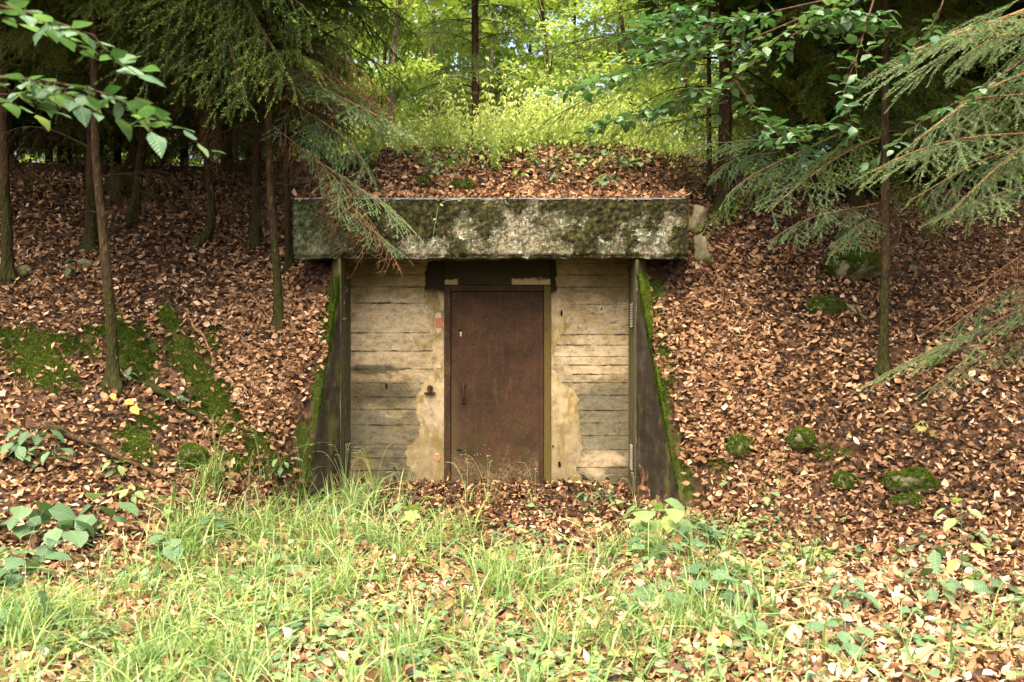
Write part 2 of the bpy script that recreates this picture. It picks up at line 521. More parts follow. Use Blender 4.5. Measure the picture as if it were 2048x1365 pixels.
def moss_mask(x, d, z):
    px, py = pix(np.stack([x, d, z], -1))
    m = np.zeros_like(px)
    for (a, b, rx, ry, s) in MOSS_E:
        u = (px - a) / (rx * 1.15)
        v = (py - b - s * (px - a)) / (ry * 1.15)
        m = np.maximum(m, np.exp(-(u * u + v * v) * 0.9))
    return m * np.where((d > 6.5) & (d < 11.5), 1, 0)

# ground sheet
xs = np.unique(np.concatenate([np.linspace(-160, -9, 24), np.arange(-9, -5.5, .15), np.arange(-5.5, 5.501, .07), np.arange(5.6, 9.001, .15), np.linspace(9, 160, 24), np.linspace(-2.05, -1.5, 45), np.linspace(1.1, 1.65, 45)]))
ds = np.unique(np.concatenate([np.linspace(-120, 0, 16), np.arange(0, 7, .15), np.arange(7, 14, .06), np.arange(14, 45, .4), np.linspace(45, 220, 30)]))
XX, DD = np.meshgrid(xs, ds, indexing='ij')
ZZ = height(np.clip(XX, -9, 9), np.clip(DD, 0, 45))
far = np.clip((np.abs(XX) - 9) / 40, 0, 1)
ZZ = ZZ * 1.0 + 0.4 * far * np.sin(XX * .05)
gg = Geo()
nx, nd_ = XX.shape
idx = np.arange(nx * nd_).reshape(nx, nd_)
Q = np.stack([idx[:-1, :-1], idx[1:, :-1], idx[1:, 1:], idx[:-1, 1:]], -1).reshape(-1, 4)
mm = moss_mask(XX, np.maximum(DD, .5), ZZ)
gg.add(np.stack([XX, DD, ZZ], -1).reshape(-1, 3), Q, (mm * (DD > 3)).reshape(-1))
k = NT('forest_soil')
co = k.coord()
vc = k.xyz(k.voro(34, k.coord((1, 1, .8)), 'Color'))[0]
c1 = k.ramp(vc, [(0, (.006, .004, .002)), (.4, (.026, .014, .007)), (.75, (.080, .043, .022)), (1, (.17, .100, .055))])
n1 = k.noise(60, co, 4, .7)
c1 = k.mix(.5, c1, k.mix(n1, (.4, .4, .4), (1.5, 1.4, 1.3)), 'MULTIPLY')
c1 = k.mix(k.mrange(k.noise(1.6, co, 4), .5, .72), c1, (.075, .042, .025))
mo = k.mrange(k.math('ADD', k.attr(), k.math('MULTIPLY', k.math('SUBTRACT', k.noise(9, co, 6, .7), .5), 2.2)), .45, .75)
c1 = k.mix(mo, c1, k.mix(n1, (.014, .022, .003), (.055, .078, .010)))
ground_mat = k.bsdf(c1, .92, .1, k.bump(n1, .8, .03))
ground = tag(link('ground', gg.mesh('ground', ground_mat, True)), kind='structure')

# ------------------------------------------------------------------ bunker
BX, BY = -.2, 9.2
broot = thing('bunker', (BX, BY, 0), 'mossy concrete bunker entrance with rusty steel door set into the leafy bank', 'bunker')
BO = np.array([BX, BY, 0.0])
def bz(py, d=9.75): return H - (py - YH) * d / F
def bx(px, d=9.75): return (px - PX0) * d / F

def concrete(name, tone='wall'):
    k = NT(name)
    co = k.coord()
    X, Y, Z = k.xyz(co)[0], k.xyz(co)[1], k.xyz(co)[2]
    nb = k.noise(2.2, co, 6, .65)
    nf = k.noise(45, co, 5, .75)
    nm = k.noise(9, k.coord((.5, 1, 1.6)), 5, .7)
    ng = k.noise(140, co, 2, .6)
    if tone == 'wall':
        c = k.ramp(nm, [(.2, (.15, .115, .055)), (.5, (.30, .235, .125)), (.8, (.46, .375, .235))])
        bri = k.mrange(k.noise(1.7, k.coord(loc=(5, 0, 3)), 5, .65), .42, .62)
        c = k.mix(k.math('MULTIPLY', bri, .55), c, k.ramp(nm, [(.2, (.30, .25, .15)), (.7, (.50, .43, .30))]))
        # grey weathering of the lower wall, away from the door
        g = k.mrange(k.math('ADD', Z, k.math('MULTIPLY', k.math('SUBTRACT', nb, .5), .9)), 1.30, .85)
        pt = k.mrange(k.noise(1.5, k.coord(loc=(8, 0, 1)), 4, .6), .40, .58)
        g = k.math('MULTIPLY', g, k.math('ADD', k.math('MULTIPLY', pt, .6), .4))
        c = k.mix(k.math('MULTIPLY', g, .92), c, k.ramp(nm, [(.25, (.045, .042, .028)), (.6, (.15, .132, .085)), (.85, (.30, .255, .165))]))
        # yellow algae veil
        al = k.mrange(k.noise(2.6, k.coord((1.4, 1, .8), loc=(3.1, 0, 1.2)), 5, .6), .5, .72)
        c = k.mix(k.math('MULTIPLY', al, .7), c, (.25, .19, .045))
        low = k.mrange(k.math('ADD', Z, k.math('MULTIPLY', nb, .25)), .42, .12)
        c = k.mix(k.math('MULTIPLY', low, .7), c, (.08, .095, .035))
        st = k.mrange(k.noise(5, k.coord((1.5, 1, 3.2), loc=(7, 2, 0)), 7, .75), .54, .68)
        c = k.mix(k.math('MULTIPLY', st, .75), c, (.05, .043, .026))
        wob = k.math('MULTIPLY', k.math('SUBTRACT', k.noise(5, k.coord(loc=(3, 0, 3)), 6, .7), .5), 1.5)
        def blob(px, py, rx, rz, col, amt, hard=.35):
            gx = k.math('MULTIPLY', k.math('SUBTRACT', X, (px - PX0) * 9.75 / F - BX), 1 / (rx * .0049))
            gz = k.math('MULTIPLY', k.math('SUBTRACT', Z, H - (py - YH) * 9.75 / F), 1 / (rz * .0049))
            r_ = k.math('ADD', k.math('SQRT', k.math('ADD', k.math('MULTIPLY', gx, gx), k.math('MULTIPLY', gz, gz))), wob)
            return k.mix(k.math('MULTIPLY', k.mrange(r_, 1 + hard, 1 - hard), amt), c, col)
        lite = k.ramp(nm, [(.2, (.33, .26, .15)), (.7, (.52, .43, .29))])
        dirt = k.mix(k.noise(30, co, 5, .75), (.018, .016, .010), (.12, .105, .065))
        grey = k.mix(k.noise(36, co, 5, .75), (.055, .054, .036), (.21, .19, .125))
        c = blob(785, 640, 80, 55, lite, .8); c = blob(1185, 715, 70, 38, lite, .85); c = blob(760, 715, 65, 18, lite, .6)
        c = blob(770, 785, 75, 24, dirt, .8); c = blob(745, 740, 50, 10, dirt, .85); c = blob(735, 865, 50, 45, grey, .9); c = blob(790, 920, 60, 30, dirt, .45)
        c = blob(1222, 835, 66, 72, grey, .92, .18); c = blob(1210, 930, 50, 24, lite, .75); c = blob(1235, 945, 30, 16, dirt, .8)
        c = blob(720, 560, 30, 50, dirt, .35); c = blob(1230, 560, 50, 40, (.10, .075, .028), .6); c = blob(745, 540, 70, 28, (.11, .08, .03), .6)  # brown blobs put more of the beam's shade into the upper wall colour
        c = k.mix(.7, c, k.ramp(k.noise(15, k.coord((1, 1, 1.5), loc=(6, 1, 2)), 8, .78), [(.34, .28), (.5, 1.0), (.66, 1.45)]), 'MULTIPLY')
        jd = k.math('ADD', k.attr(), k.math('MULTIPLY', k.math('SUBTRACT', k.noise(7, k.coord((.8, 1, 1.8), loc=(2, 0, 9)), 7, .75), .5), 2.6))
        c = k.mix(k.math('MULTIPLY', k.mrange(jd, .75, 1.25), .85), c, (.022, .018, .010))
        top = k.mrange(Z, 1.85, 2.02)  # top band of the wall painted darker, standing for the beam's shade
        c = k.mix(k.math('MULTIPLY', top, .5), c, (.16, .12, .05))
    elif tone == 'plaster':
        np_ = k.noise(4.5, k.coord(loc=(2, 0, 6)), 9, .7)
        c = k.ramp(np_, [(.32, (.24, .185, .085)), (.46, (.36, .285, .155)), (.56, (.43, .345, .205)), (.68, (.34, .285, .20))])
        al = k.mrange(k.noise(3.5, k.coord((1, 1, .8), loc=(1, 0, 4)), 9, .72), .50, .64)
        c = k.mix(k.math('MULTIPLY', al, .6), c, (.27, .20, .045))
        dr = k.mrange(k.noise(5, k.coord((1.8, 1, .8), loc=(4, 0, 2)), 7, .72), .52, .64)
        c = k.mix(k.math('MULTIPLY', dr, .35), c, (.12, .095, .045))
        low = k.mrange(k.math('ADD', Z, k.math('MULTIPLY', nb, .25)), .38, .12)
        c = k.mix(k.math('MULTIPLY', low, .6), c, (.10, .11, .04))
        c = k.mix(.75, c, k.ramp(k.noise(11, k.coord(loc=(6, 1, 2)), 9, .78), [(.34, .32), (.5, .95), (.66, 1.3)]), 'MULTIPLY')
        gr = k.mrange(k.math('ADD', Z, k.math('MULTIPLY', k.math('SUBTRACT', k.noise(3, co, 7, .7), .5), 1.6)), 1.0, .35)
        c = k.mix(k.math('MULTIPLY', gr, .55), c, (.155, .125, .07))
        ol = k.mrange(k.noise(6, k.coord((1.6, 1, .6), loc=(7, 0, 1)), 7, .7), .52, .62)
        c = k.mix(k.math('MULTIPLY', ol, .65), c, (.15, .115, .03))
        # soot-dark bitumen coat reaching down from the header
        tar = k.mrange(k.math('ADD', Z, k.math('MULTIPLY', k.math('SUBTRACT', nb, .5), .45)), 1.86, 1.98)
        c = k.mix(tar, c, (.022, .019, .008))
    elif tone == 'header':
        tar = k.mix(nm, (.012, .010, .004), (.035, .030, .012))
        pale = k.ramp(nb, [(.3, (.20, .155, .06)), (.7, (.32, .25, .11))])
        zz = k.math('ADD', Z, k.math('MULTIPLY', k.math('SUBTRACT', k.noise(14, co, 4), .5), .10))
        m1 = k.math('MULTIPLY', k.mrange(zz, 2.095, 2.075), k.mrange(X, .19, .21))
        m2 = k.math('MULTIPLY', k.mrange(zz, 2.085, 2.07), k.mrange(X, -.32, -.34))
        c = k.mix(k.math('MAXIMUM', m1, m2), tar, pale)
    elif tone == 'side':
        c = k.ramp(nm, [(.25, (.03, .027, .012)), (.6, (.095, .083, .038)), (.85, (.18, .16, .09))])
        al = k.mrange(nb, .45, .6)
        c = k.mix(k.math('MULTIPLY', al, .6), c, (.075, .08, .02))
        ds = k.mrange(k.noise(7, k.coord((4, 4, .3), loc=(3, 1, 0)), 5, .7), .50, .62)
        c = k.mix(k.math('MULTIPLY', ds, .8), c, (.012, .010, .006))
    elif tone == 'wing':
        vs = k.math('ADD', k.math('MULTIPLY', k.noise(6, k.coord((1.8, 1.8, .35), loc=(2, 1, 0)), 7, .75), .6), k.math('MULTIPLY', k.noise(11, co, 6, .75), .4))
        c = k.ramp(vs, [(.36, (.006, .005, .003)), (.52, (.018, .013, .007)), (.60, (.030, .026, .016)), (.66, (.10, .09, .06)), (.74, (.36, .34, .27))])
        al = k.mrange(k.noise(4, k.coord((2, 2, .6), loc=(5, 0, 0)), 4, .6), .53, .65)
        c = k.mix(k.math('MULTIPLY', al, .7), c, (.045, .042, .008))
    elif tone == 'lintel':
        c = k.ramp(nf, [(.25, (.05, .043, .027)), (.5, (.155, .135, .088)), (.75, (.32, .28, .20))])
        a = k.attr()                                                       # moss cover of the real moss lumps
        li = k.math('ADD', k.noise(16, co, 6, .75), k.math('MULTIPLY', k.noise(2.4, k.coord(loc=(4, 0, 2)), 3), .5))
        c = k.mix(k.mrange(li, .80, .88), c, k.mix(nf, (.22, .27, .19), (.40, .47, .36)))
        bl = k.mrange(k.math('ADD', k.noise(24, co, 6, .8), k.math('MULTIPLY', nb, .5)), .70, .79)
        c = k.mix(k.math('MULTIPLY', bl, .9), c, k.mix(nm, (.012, .011, .005), (.05, .05, .018)))
        lw = k.mrange(k.noise(30, k.coord(loc=(1, 5, 2)), 5, .75), .60, .66)
        c = k.mix(k.math('MULTIPLY', lw, .5), c, (.34, .38, .29))
        rs = k.mrange(k.noise(6, k.coord((2.6, 1, .35), loc=(3, 0, 5)), 6, .7), .52, .64)
        c = k.mix(k.math('MULTIPLY', rs, .75), c, k.mix(nf, (.014, .013, .007), (.07, .066, .035)))
        mg = k.ramp(k.noise(26, co, 5, .75), [(.36, (.004, .0035, .0015)), (.5, (.016, .014, .004)), (.62, (.045, .045, .010)), (.75, (.09, .10, .03))])
        c = k.mix(k.mrange(k.math('ADD', a, k.math('ADD', k.math('MULTIPLY', k.math('SUBTRACT', nf, .5), 2.6), k.math('MULTIPLY', k.math('SUBTRACT', nm, .5), 2.2))), .38, .62), c, mg)
        xs_ = k.mrange(X, -1.15, -1.5)                                      # lichen-green end of the beam
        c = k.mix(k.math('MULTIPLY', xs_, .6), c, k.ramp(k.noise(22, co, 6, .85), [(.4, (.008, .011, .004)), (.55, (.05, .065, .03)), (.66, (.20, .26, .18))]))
    if tone in ('wall', 'plaster'):
        c = k.mix(1.0, c, (.74, .71, .66), 'MULTIPLY')
    pit = k.mrange(k.noise(55, co, 3, .6), .68, .74)
    if tone in ('wall', 'plaster', 'side', 'lintel'):
        c = k.mix(k.math('MULTIPLY', pit, .7), c, (.035, .028, .015))
    c = k.mix(.45, c, k.mix(ng, (.55, .55, .55), (1.4, 1.4, 1.4)), 'MULTIPLY')
    h = k.math('ADD', k.math('MULTIPLY', nf, .6), k.math('MULTIPLY', nm, .5))
    h = k.math('SUBTRACT', h, k.math('MULTIPLY', pit, .5))
    return k.bsdf(c, .93, .15, k.bump(h if tone != 'plaster' else nf, .7 if tone != 'plaster' else .3, .012))
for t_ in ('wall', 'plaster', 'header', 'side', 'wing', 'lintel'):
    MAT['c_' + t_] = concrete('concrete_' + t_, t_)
k = NT('joint_dark')
MAT['joint'] = k.bsdf(k.mix(k.noise(30, k.coord()), (.02, .017, .01), (.09, .075, .045)), .95, .1)

def box(g, x0, x1, y0, y1, z0, z1, tint=.5, bev=0.0):
    if bev:
        b = bev
        V = []
        for (yy, ins) in ((y1, 0), (y0 + b, 0), (y0, b)):
            V += [[x0 + ins, yy, z0 + ins], [x1 - ins, yy, z0 + ins], [x1 - ins, yy, z1 - ins], [x0 + ins, yy, z1 - ins]]
        Fq = [[0, 3, 2, 1]]
        for r_ in (0, 4):
            for s in range(4):
                t = (s + 1) % 4
                Fq.append([r_ + s, r_ + t, r_ + 4 + t, r_ + 4 + s])
        Fq.append([8, 9, 10, 11])
        g.add(V, Fq, tint)
    else:
        V = [[x, y, z] for x in (x0, x1) for y in (y0, y1) for z in (z0, z1)]
        g.add(V, [[0, 1, 3, 2], [4, 6, 7, 5], [0, 4, 5, 1], [2, 3, 7, 6], [0, 2, 6, 4], [1, 5, 7, 3]], tint)

def bpart(name, g, mat, smooth=False, parent=None, kind=None):
    o = link(name, g.mesh(name, mat, smooth, BO), parent or broot)
    if kind: o['kind'] = kind
    return o

XIN_L, XIN_R = -1.575, 1.138
# backing behind the board-marked courses
g = Geo(); box(g, XIN_L - .2, bx(889), 9.785, 10.0, -.3, 2.4); box(g, bx(1102), XIN_R + .2, 9.785, 10.0, -.3, 2.4); box(g, bx(889) + .002, bx(1102) - .002, 9.9, 10.0, -.3, 2.4)
bpart('back_wall', g, MAT['joint'])
JL = [516, 527, 550, 574, 607, 666, 703, 739, 767, 795, 820, 851, 890, 899, 917, 942, 1002]
JR = [516, 527, 550, 575, 609, 670, 691, 714, 731, 749, 766, 791, 822, 847, 872, 900, 936, 1002]
def course(x0, x1, z0, z1, ynom):
    """one cast board course with a slightly wavering face and chipped edges"""
    g = Geo()
    n = max(6, int((x1 - x0) / .035))
    gap = random.choice((.0001, .0001, .0003, .001))
    xs_ = np.linspace(x0, x1, n)
    s = random.random() * 99
    tt = []
    def row(zz, dd, ci):
        V = []
        tt.append(1.0 if ci else 0.0)
        for x in xs_:
            w = noise.noise((x * 4, zz * 5, s)) * .003 + noise.noise((x * 25, zz * 12, s)) * .0012
            chip = max(0, noise.noise((x * 9, ci * 3.1, s + 5)) - .22) * .014 if ci else 0
            V.append([x, ynom + dd + w, zz + noise.noise((x * 7, s, ci)) * .0022 + (chip if ci == 2 else -chip)])
        return V
    e1, e2 = z1 - gap, z0 + gap
    e_m = min(.03, (e1 - e2) * .3)
    for strip in ((row(e1 - .0002, .002, 1), row(e1 - .002, 0, 1)), (row(e1 - .002, 0, 1), row(e1 - e_m, 0, 0), row(e2 + e_m, 0, 0), row(e2 + .002, 0, 2)), (row(e2 + .002, 0, 2), row(e2 + .0002, .002, 2))):
        V = np.array([p for r_ in strip for p in r_])
        idn = np.arange(len(strip) * n).reshape(len(strip), n)
        m_ = len(strip)
        tv = {2: [1, 1], 4: [1, 0, 0, 1]}[m_]
        g.add(V, np.stack([idn[1:, :-1], idn[1:, 1:], idn[:-1, 1:], idn[:-1, :-1]], -1).reshape(-1, 4), np.repeat(np.array(tv, float), n))
    return g
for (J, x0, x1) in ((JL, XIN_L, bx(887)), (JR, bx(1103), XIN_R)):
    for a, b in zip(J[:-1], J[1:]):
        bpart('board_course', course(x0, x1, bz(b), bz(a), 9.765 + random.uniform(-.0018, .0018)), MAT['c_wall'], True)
# smooth plaster around the doorway
def slab(poly, y0, y1, mat, name, parent=None, jag=.012, seed=0):
    pts = []
    m = len(poly)
    for i in range(m):
        a, b = np.array(poly[i], float), np.array(poly[(i + 1) % m], float)
        nseg = max(1, int(np.linalg.norm(b - a) / (.04 if jag < .025 else .014)))
        for s in range(nseg):
            p = a + (b - a) * s / nseg
            j = jag if 0 < s or True else 0
            fr_ = lambda q_: noise.noise((p[0] * 9, p[1] * 9, seed + q_)) + .6 * noise.noise((p[0] * 28, p[1] * 28, seed + q_)) + .35 * noise.noise((p[0] * 70, p[1] * 70, seed + q_))
            edge_ = 1.0 if jag < .025 or min(abs(p[0] - bx(888)), abs(p[0] - bx(1102))) > .05 else 0.0
            pts.append([p[0] + fr_(0) * j * edge_, p[1] + fr_(9) * j * edge_])
    pts = np.array(pts)
    import mathutils.geometry as mg_
    tris = mg_.tessellate_polygon([[Vector((p[0], p[1], 0)) for p in pts]])
    nP = len(pts)
    area = sum(pts[i][0] * pts[(i + 1) % nP][1] - pts[(i + 1) % nP][0] * pts[i][1] for i in range(nP))
    Vf = np.stack([pts[:, 0], np.full(nP, y0), pts[:, 1]], 1)
    Vb = np.stack([pts[:, 0], np.full(nP, y1), pts[:, 1]], 1)
    g = Geo()
    g.add(np.concatenate([Vf, Vb]), np.concatenate([np.array(tris), [[i, (i + 1) % nP, nP + (i + 1) % nP] for i in range(nP)], [[i, nP + (i + 1) % nP, nP + i] for i in range(nP)]]))
    return bpart(name, g, mat, False, parent)
PLL = [(888, 516), (852, 516), (850, 560), (848, 600), (856, 625), (862, 668), (868, 700), (858, 712), (871, 742), (851, 768), (833, 790), (829, 830), (838, 858), (835, 878), (816, 890), (812, 930), (828, 950), (836, 1000), (888, 1000)]
PLR = [(1102, 516), (1112, 516), (1113, 590), (1131, 632), (1130, 668), (1108, 695), (1108, 740), (1122, 768), (1150, 780), (1157, 800), (1160, 850), (1166, 900), (1153, 940), (1172, 1000), (1102, 1000)]
conv = lambda L_: [(bx(a), bz(b)) for a, b in L_]
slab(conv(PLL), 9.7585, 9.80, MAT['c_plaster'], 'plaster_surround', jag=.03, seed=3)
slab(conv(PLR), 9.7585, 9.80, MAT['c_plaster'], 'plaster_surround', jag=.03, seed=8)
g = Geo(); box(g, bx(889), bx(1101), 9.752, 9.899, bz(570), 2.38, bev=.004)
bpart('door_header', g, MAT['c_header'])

# broken plaster with brick behind, bolts, holes
k = NT('brick_red')
MAT['brick'] = k.bsdf(k.mix(k.noise(40, k.coord(), 4), (.20, .07, .035), (.34, .14, .075)), .9, .1)
k = NT('mortar_pink')
MAT['mortar'] = k.bsdf(k.mix(k.noise(40, k.coord(), 4), (.27, .19, .11), (.42, .32, .21)), .95, .1, k.bump(k.noise(50, k.coord(), 4), .8, .01))
def oval(cx, cy, rx, ry, n=14, sd=0):
    return [(bx(cx + rx * math.cos(a) * (1 + .22 * noise.noise((math.cos(a) * 2, math.sin(a) * 2, sd)))), bz(cy + ry * math.sin(a) * (1 + .22 * noise.noise((math.cos(a) * 2, math.sin(a) * 2, sd + 4))))) for a in np.linspace(0, 2 * math.pi, n, endpoint=False)]
for i, (cx, cy, rx, ry, core) in enumerate([(877, 646, 8, 22, (7, 11)), (875, 914, 6, 8, (5, 6)), (863, 966, 6, 5, None), (878, 733, 4.5, 4.5, None)]):
    e = slab(oval(cx, cy, rx, ry, sd=i), 9.750, 9.79, MAT['mortar'], 'plaster_hole', jag=.004, seed=i)
    if core:
        slab([(bx(cx - core[0]), bz(cy - core[1] + 2)), (bx(cx + core[0]), bz(cy - core[1] + 1)), (bx(cx + core[0]), bz(cy + core[1])), (bx(cx - core[0] + 1), bz(cy + core[1]))], 9.747, 9.78, MAT['brick'], 'brick', e, jag=.004, seed=i)
k = NT('hole_dark')
MAT['dark'] = k.bsdf((.006, .005, .004), .9, .1)
for i, (cx, cy, rx, ry) in enumerate([(1123, 627, 2.2, 7), (1119, 929, 3, 6), (1203, 619, 1.5, 3), (789, 938, 2, 3), (789, 956, 2, 3), (1106, 893, 1.5, 2.5), (773, 773, 2.5, 5)]):
    slab(oval(cx, cy, rx, ry, 10, i), 9.751 if 800 < cx < 1180 else 9.749, 9.76, MAT['dark'], 'bolt_hole', jag=0, seed=i)

# rusty steel
def rust(name, kind='door'):
    k = NT(name)
    co = k.coord()
    X, Z = k.xyz(co)[0], k.xyz(co)[2]
    n1 = k.noise(4, co, 7, .7)
    n2 = k.noise(48, co, 5, .75)
    n3 = k.noise(75, co, 2, .6)
    c = k.ramp(n1, [(.28, (.019, .010, .0045)), (.5, (.042, .020, .009)), (.72, (.070, .035, .015))])
    c = k.mix(.85, c, k.mix(n2, (.05, .05, .05), (2.15, 2.05, 1.95)), 'MULTIPLY')
    c = k.mix(.5, c, k.mix(k.noise(17, co, 6, .75), (.45, .45, .45), (1.6, 1.5, 1.4)), 'MULTIPLY')
    run = k.mrange(k.noise(8, k.coord((3.5, 3.5, .22), loc=(6, 0, 0)), 5, .65), .55, .70)
    c = k.mix(k.math('MULTIPLY', run, .35), c, (.10, .05, .018))
    c = k.mix(k.mrange(n3, .66, .71), c, (.17, .092, .048))
    if kind == 'door':
        zz = k.math('ADD', Z, k.math('MULTIPLY', k.math('SUBTRACT', k.noise(6, co, 6, .75), .5), .75))
        tan_ = k.mrange(zz, .46, .14)
        tn = k.mix(k.mrange(k.noise(38, co, 5, .8), .42, .56), (.045, .024, .010), (.20, .125, .06))
        c = k.mix(tan_, c, tn)
        ol = k.math('MULTIPLY', k.mrange(zz, .75, .45), k.mrange(k.noise(5, co, 5), .42, .6))
        c = k.mix(k.math('MULTIPLY', ol, .6), c, (.05, .037, .009))
        lf = k.math('MULTIPLY', k.mrange(X, -.28, -.40), k.mrange(zz, 1.15, .9))
        c = k.mix(k.math('MULTIPLY', lf, .55), c, (.10, .066, .03))
        sp = k.math('MULTIPLY', k.mrange(k.voro(38, co, 'Distance'), .16, .12), k.math('MULTIPLY', k.mrange(zz, .62, .5), k.mrange(X, .02, -.08)))
        c = k.mix(k.math('MULTIPLY', sp, k.mrange(k.noise(12, co, 2), .5, .55)), c, (.45, .47, .38))
        orr = k.math('MULTIPLY', k.mrange(k.noise(9, k.coord((1, 1, .3), loc=(2, 2, 2)), 4), .60, .70), .5)
        c = k.mix(orr, c, (.11, .042, .013))
    elif kind == 'frame':
        al = k.mrange(k.math('ADD', k.noise(8, co, 6, .7), k.math('MULTIPLY', k.mrange(X, .2, .55), .22)), .52, .66)
        c = k.mix(k.math('MULTIPLY', al, .9), c, k.mix(n2, (.05, .034, .006), (.17, .12, .025)))
    c = k.mix(1.0, c, (.60, .62, .60), 'MULTIPLY')
    return k.bsdf(c, .85, .2, k.bump(k.math('ADD', n2, k.math('MULTIPLY', n1, .8)), .5, .006))
MAT['rust_door'], MAT['rust_frame'], MAT['rust_dark'] = rust('rusted_steel_door'), rust('rusted_frame', 'frame'), rust('rusted_dark', 'dark')
def lbox(*a, bev=.003):
    g = Geo(); box(g, *a, bev=bev); return g
frame_root = bpart('door_frame', lbox(bx(888.5), bx(901), 9.735, 9.88, -.06, bz(571)), MAT['rust_frame'])
bpart('jamb', lbox(bx(1088), bx(1101.5), 9.735, 9.88, -.06, bz(571)), MAT['rust_frame'], parent=frame_root)
bpart('frame_head', lbox(bx(901) + .002, bx(1088) - .002, 9.74, 9.88, bz(583), bz(571)), MAT['rust_dark'], parent=frame_root)
bpart('sill', lbox(bx(901) + .002, bx(1088) - .002, 9.732, 9.88, -.06, bz(975)), MAT['rust_dark'], parent=frame_root)
# door leaf: gently buckled sheet with folded rim
g = Geo()
nx_, nz_ = 24, 44
xx = np.linspace(bx(902), bx(1087), nx_)
zz = np.linspace(bz(974), bz(584), nz_)
Vd = np.array([[x, 9.757 + .0035 * noise.noise((x * 3, z * 3, 1)) + .0012 * noise.noise((x * 11, z * 11, 4)) + (.006 if (i in (0, nz_ - 1) or j in (0, nx_ - 1)) else 0), z] for i, z in enumerate(zz) for j, x in enumerate(xx)])
idn = np.arange(nx_ * nz_).reshape(nz_, nx_)
g.add(Vd, np.stack([idn[:-1, :-1], idn[:-1, 1:], idn[1:, 1:], idn[1:, :-1]], -1).reshape(-1, 4))
box(g, bx(902), bx(1087), 9.766, 9.80, bz(974), bz(584))
door = tag(bpart('door', g, MAT['rust_door'], True), 'rusty brown steel door leaf')
# folded overlap strip on the hinge side
bpart('edge_strip', lbox(bx(1078), bx(1087), 9.746, 9.757, bz(973), bz(586)), MAT['rust_dark'], parent=door)
# pull handle: two lugs, bar
g = Geo()
hx = bx(927)
V_, F_ = tube(spline([(hx, 9.752, bz(769)), (hx, 9.715, bz(772)), (hx, 9.708, bz(784)), (hx, 9.715, bz(798)), (hx, 9.752, bz(801))], 14), .0085, 8)
g.add(V_, F_)
box(g, hx - .022, hx + .022, 9.742, 9.753, bz(772), bz(764), bev=.003)
box(g, hx - .02, hx + .02, 9.742, 9.753, bz(807), bz(798), bev=.003)
bpart('handle', g, MAT['rust_dark'], parent=door)
g = Geo(); box(g, bx(915), bx(923), 9.7475, 9.76, bz(662), bz(659.6)); bpart('slot', g, MAT['dark'], parent=door)
g = Geo(); box(g, bx(914), bx(922), 9.7475, 9.76, bz(901.5), bz(898.8)); bpart('slot', g, MAT['dark'], parent=door)
k = NT('bare_metal'); MAT['metal'] = k.bsdf(k.mix(k.noise(20, k.coord()), (.30, .28, .25), (.5, .47, .42)), .5, .4, None, .6)
g = Geo(); V_, F_ = tube([(bx(921.5), 9.746, bz(666)), (bx(921.5), 9.756, bz(666))], .009, 12); g.add(V_, F_); box(g, bx(920.4), bx(922.6), 9.7465, 9.757, bz(673), bz(666)); bpart('keyhole_plate', g, MAT['metal'], parent=door)
g = Geo(); V_, F_ = tube([(bx(920), 9.749, bz(717)), (bx(920), 9.757, bz(717))], .011, 12); g.add(V_, F_); bpart('rivet', g, MAT['rust_dark'], parent=door)
# wall hook left of the door
g = Geo()
V_, F_ = tube(spline([(bx(860), 9.757, bz(777)), (bx(860), 9.70, bz(778)), (bx(859), 9.685, bz(783)), (bx(860), 9.69, bz(788))], 8), .012, 7); g.add(V_, F_)
V_, F_ = tube([(bx(860), 9.757, bz(777)), (bx(860), 9.732, bz(777))], .03, 10); g.add(V_, F_)
box(g, bx(849), bx(871), 9.715, 9.757, bz(787.5), bz(785), bev=.002)
bpart('wall_hook', g, MAT['rust_dark'])

# side walls of the recess with louvred vents
for s, xi, xo in ((-1, XIN_L, XIN_L - .13), (1, XIN_R, XIN_R + .13)):
    g = Geo()
    lo, hi = min(xi, xo), max(xi, xo)
    xf = xi + s * .02
    V = [[xi, 9.2, -.25], [xf, 9.2, -.25], [xo, 9.45, -.25], [xo, 9.782, -.25], [xi, 9.782, -.25]]
    V = V + [[a_, b_, 2.25] for a_, b_, _ in V]
    g.add(V, [[i_, (i_ + 1) % 5, 5 + (i_ + 1) % 5, 5 + i_] for i_ in range(5)]); g.add(V, [[5, 6, 7], [5, 7, 8], [5, 8, 9]])
    w = bpart('side_wall', g, MAT['c_side'])
    if s > 0:
        for (ya, yb) in ((607, 655), (890, 940)):
            z0, z1 = bz(yb, 9.4), bz(ya, 9.4)
            g = Geo(); box(g, xi - .006, xi + .002, 9.34, 9.52, z0, z1)
            v = bpart('vent_grille', g, MAT['rust_dark'], parent=w)
            n = 9
            g = Geo()
            for q in range(n):
                zc = z0 + (q + .5) * (z1 - z0) / n
                g.add(np.array([[xi - .007, 9.345, zc + .008], [xi - .007, 9.515, zc + .008], [xi - .019, 9.515, zc - .008], [xi - .019, 9.345, zc - .008],
                                [xi - .007, 9.345, zc + .005], [xi - .007, 9.515, zc + .005], [xi - .019, 9.515, zc - .011], [xi - .019, 9.345, zc - .011]]),
                      [[0, 1, 2, 3], [7, 6, 5, 4], [0, 3, 7, 4], [1, 5, 6, 2], [3, 2, 6, 7]])
            tag(bpart('louvres', g, MAT['metal'], parent=w), kind='stuff')
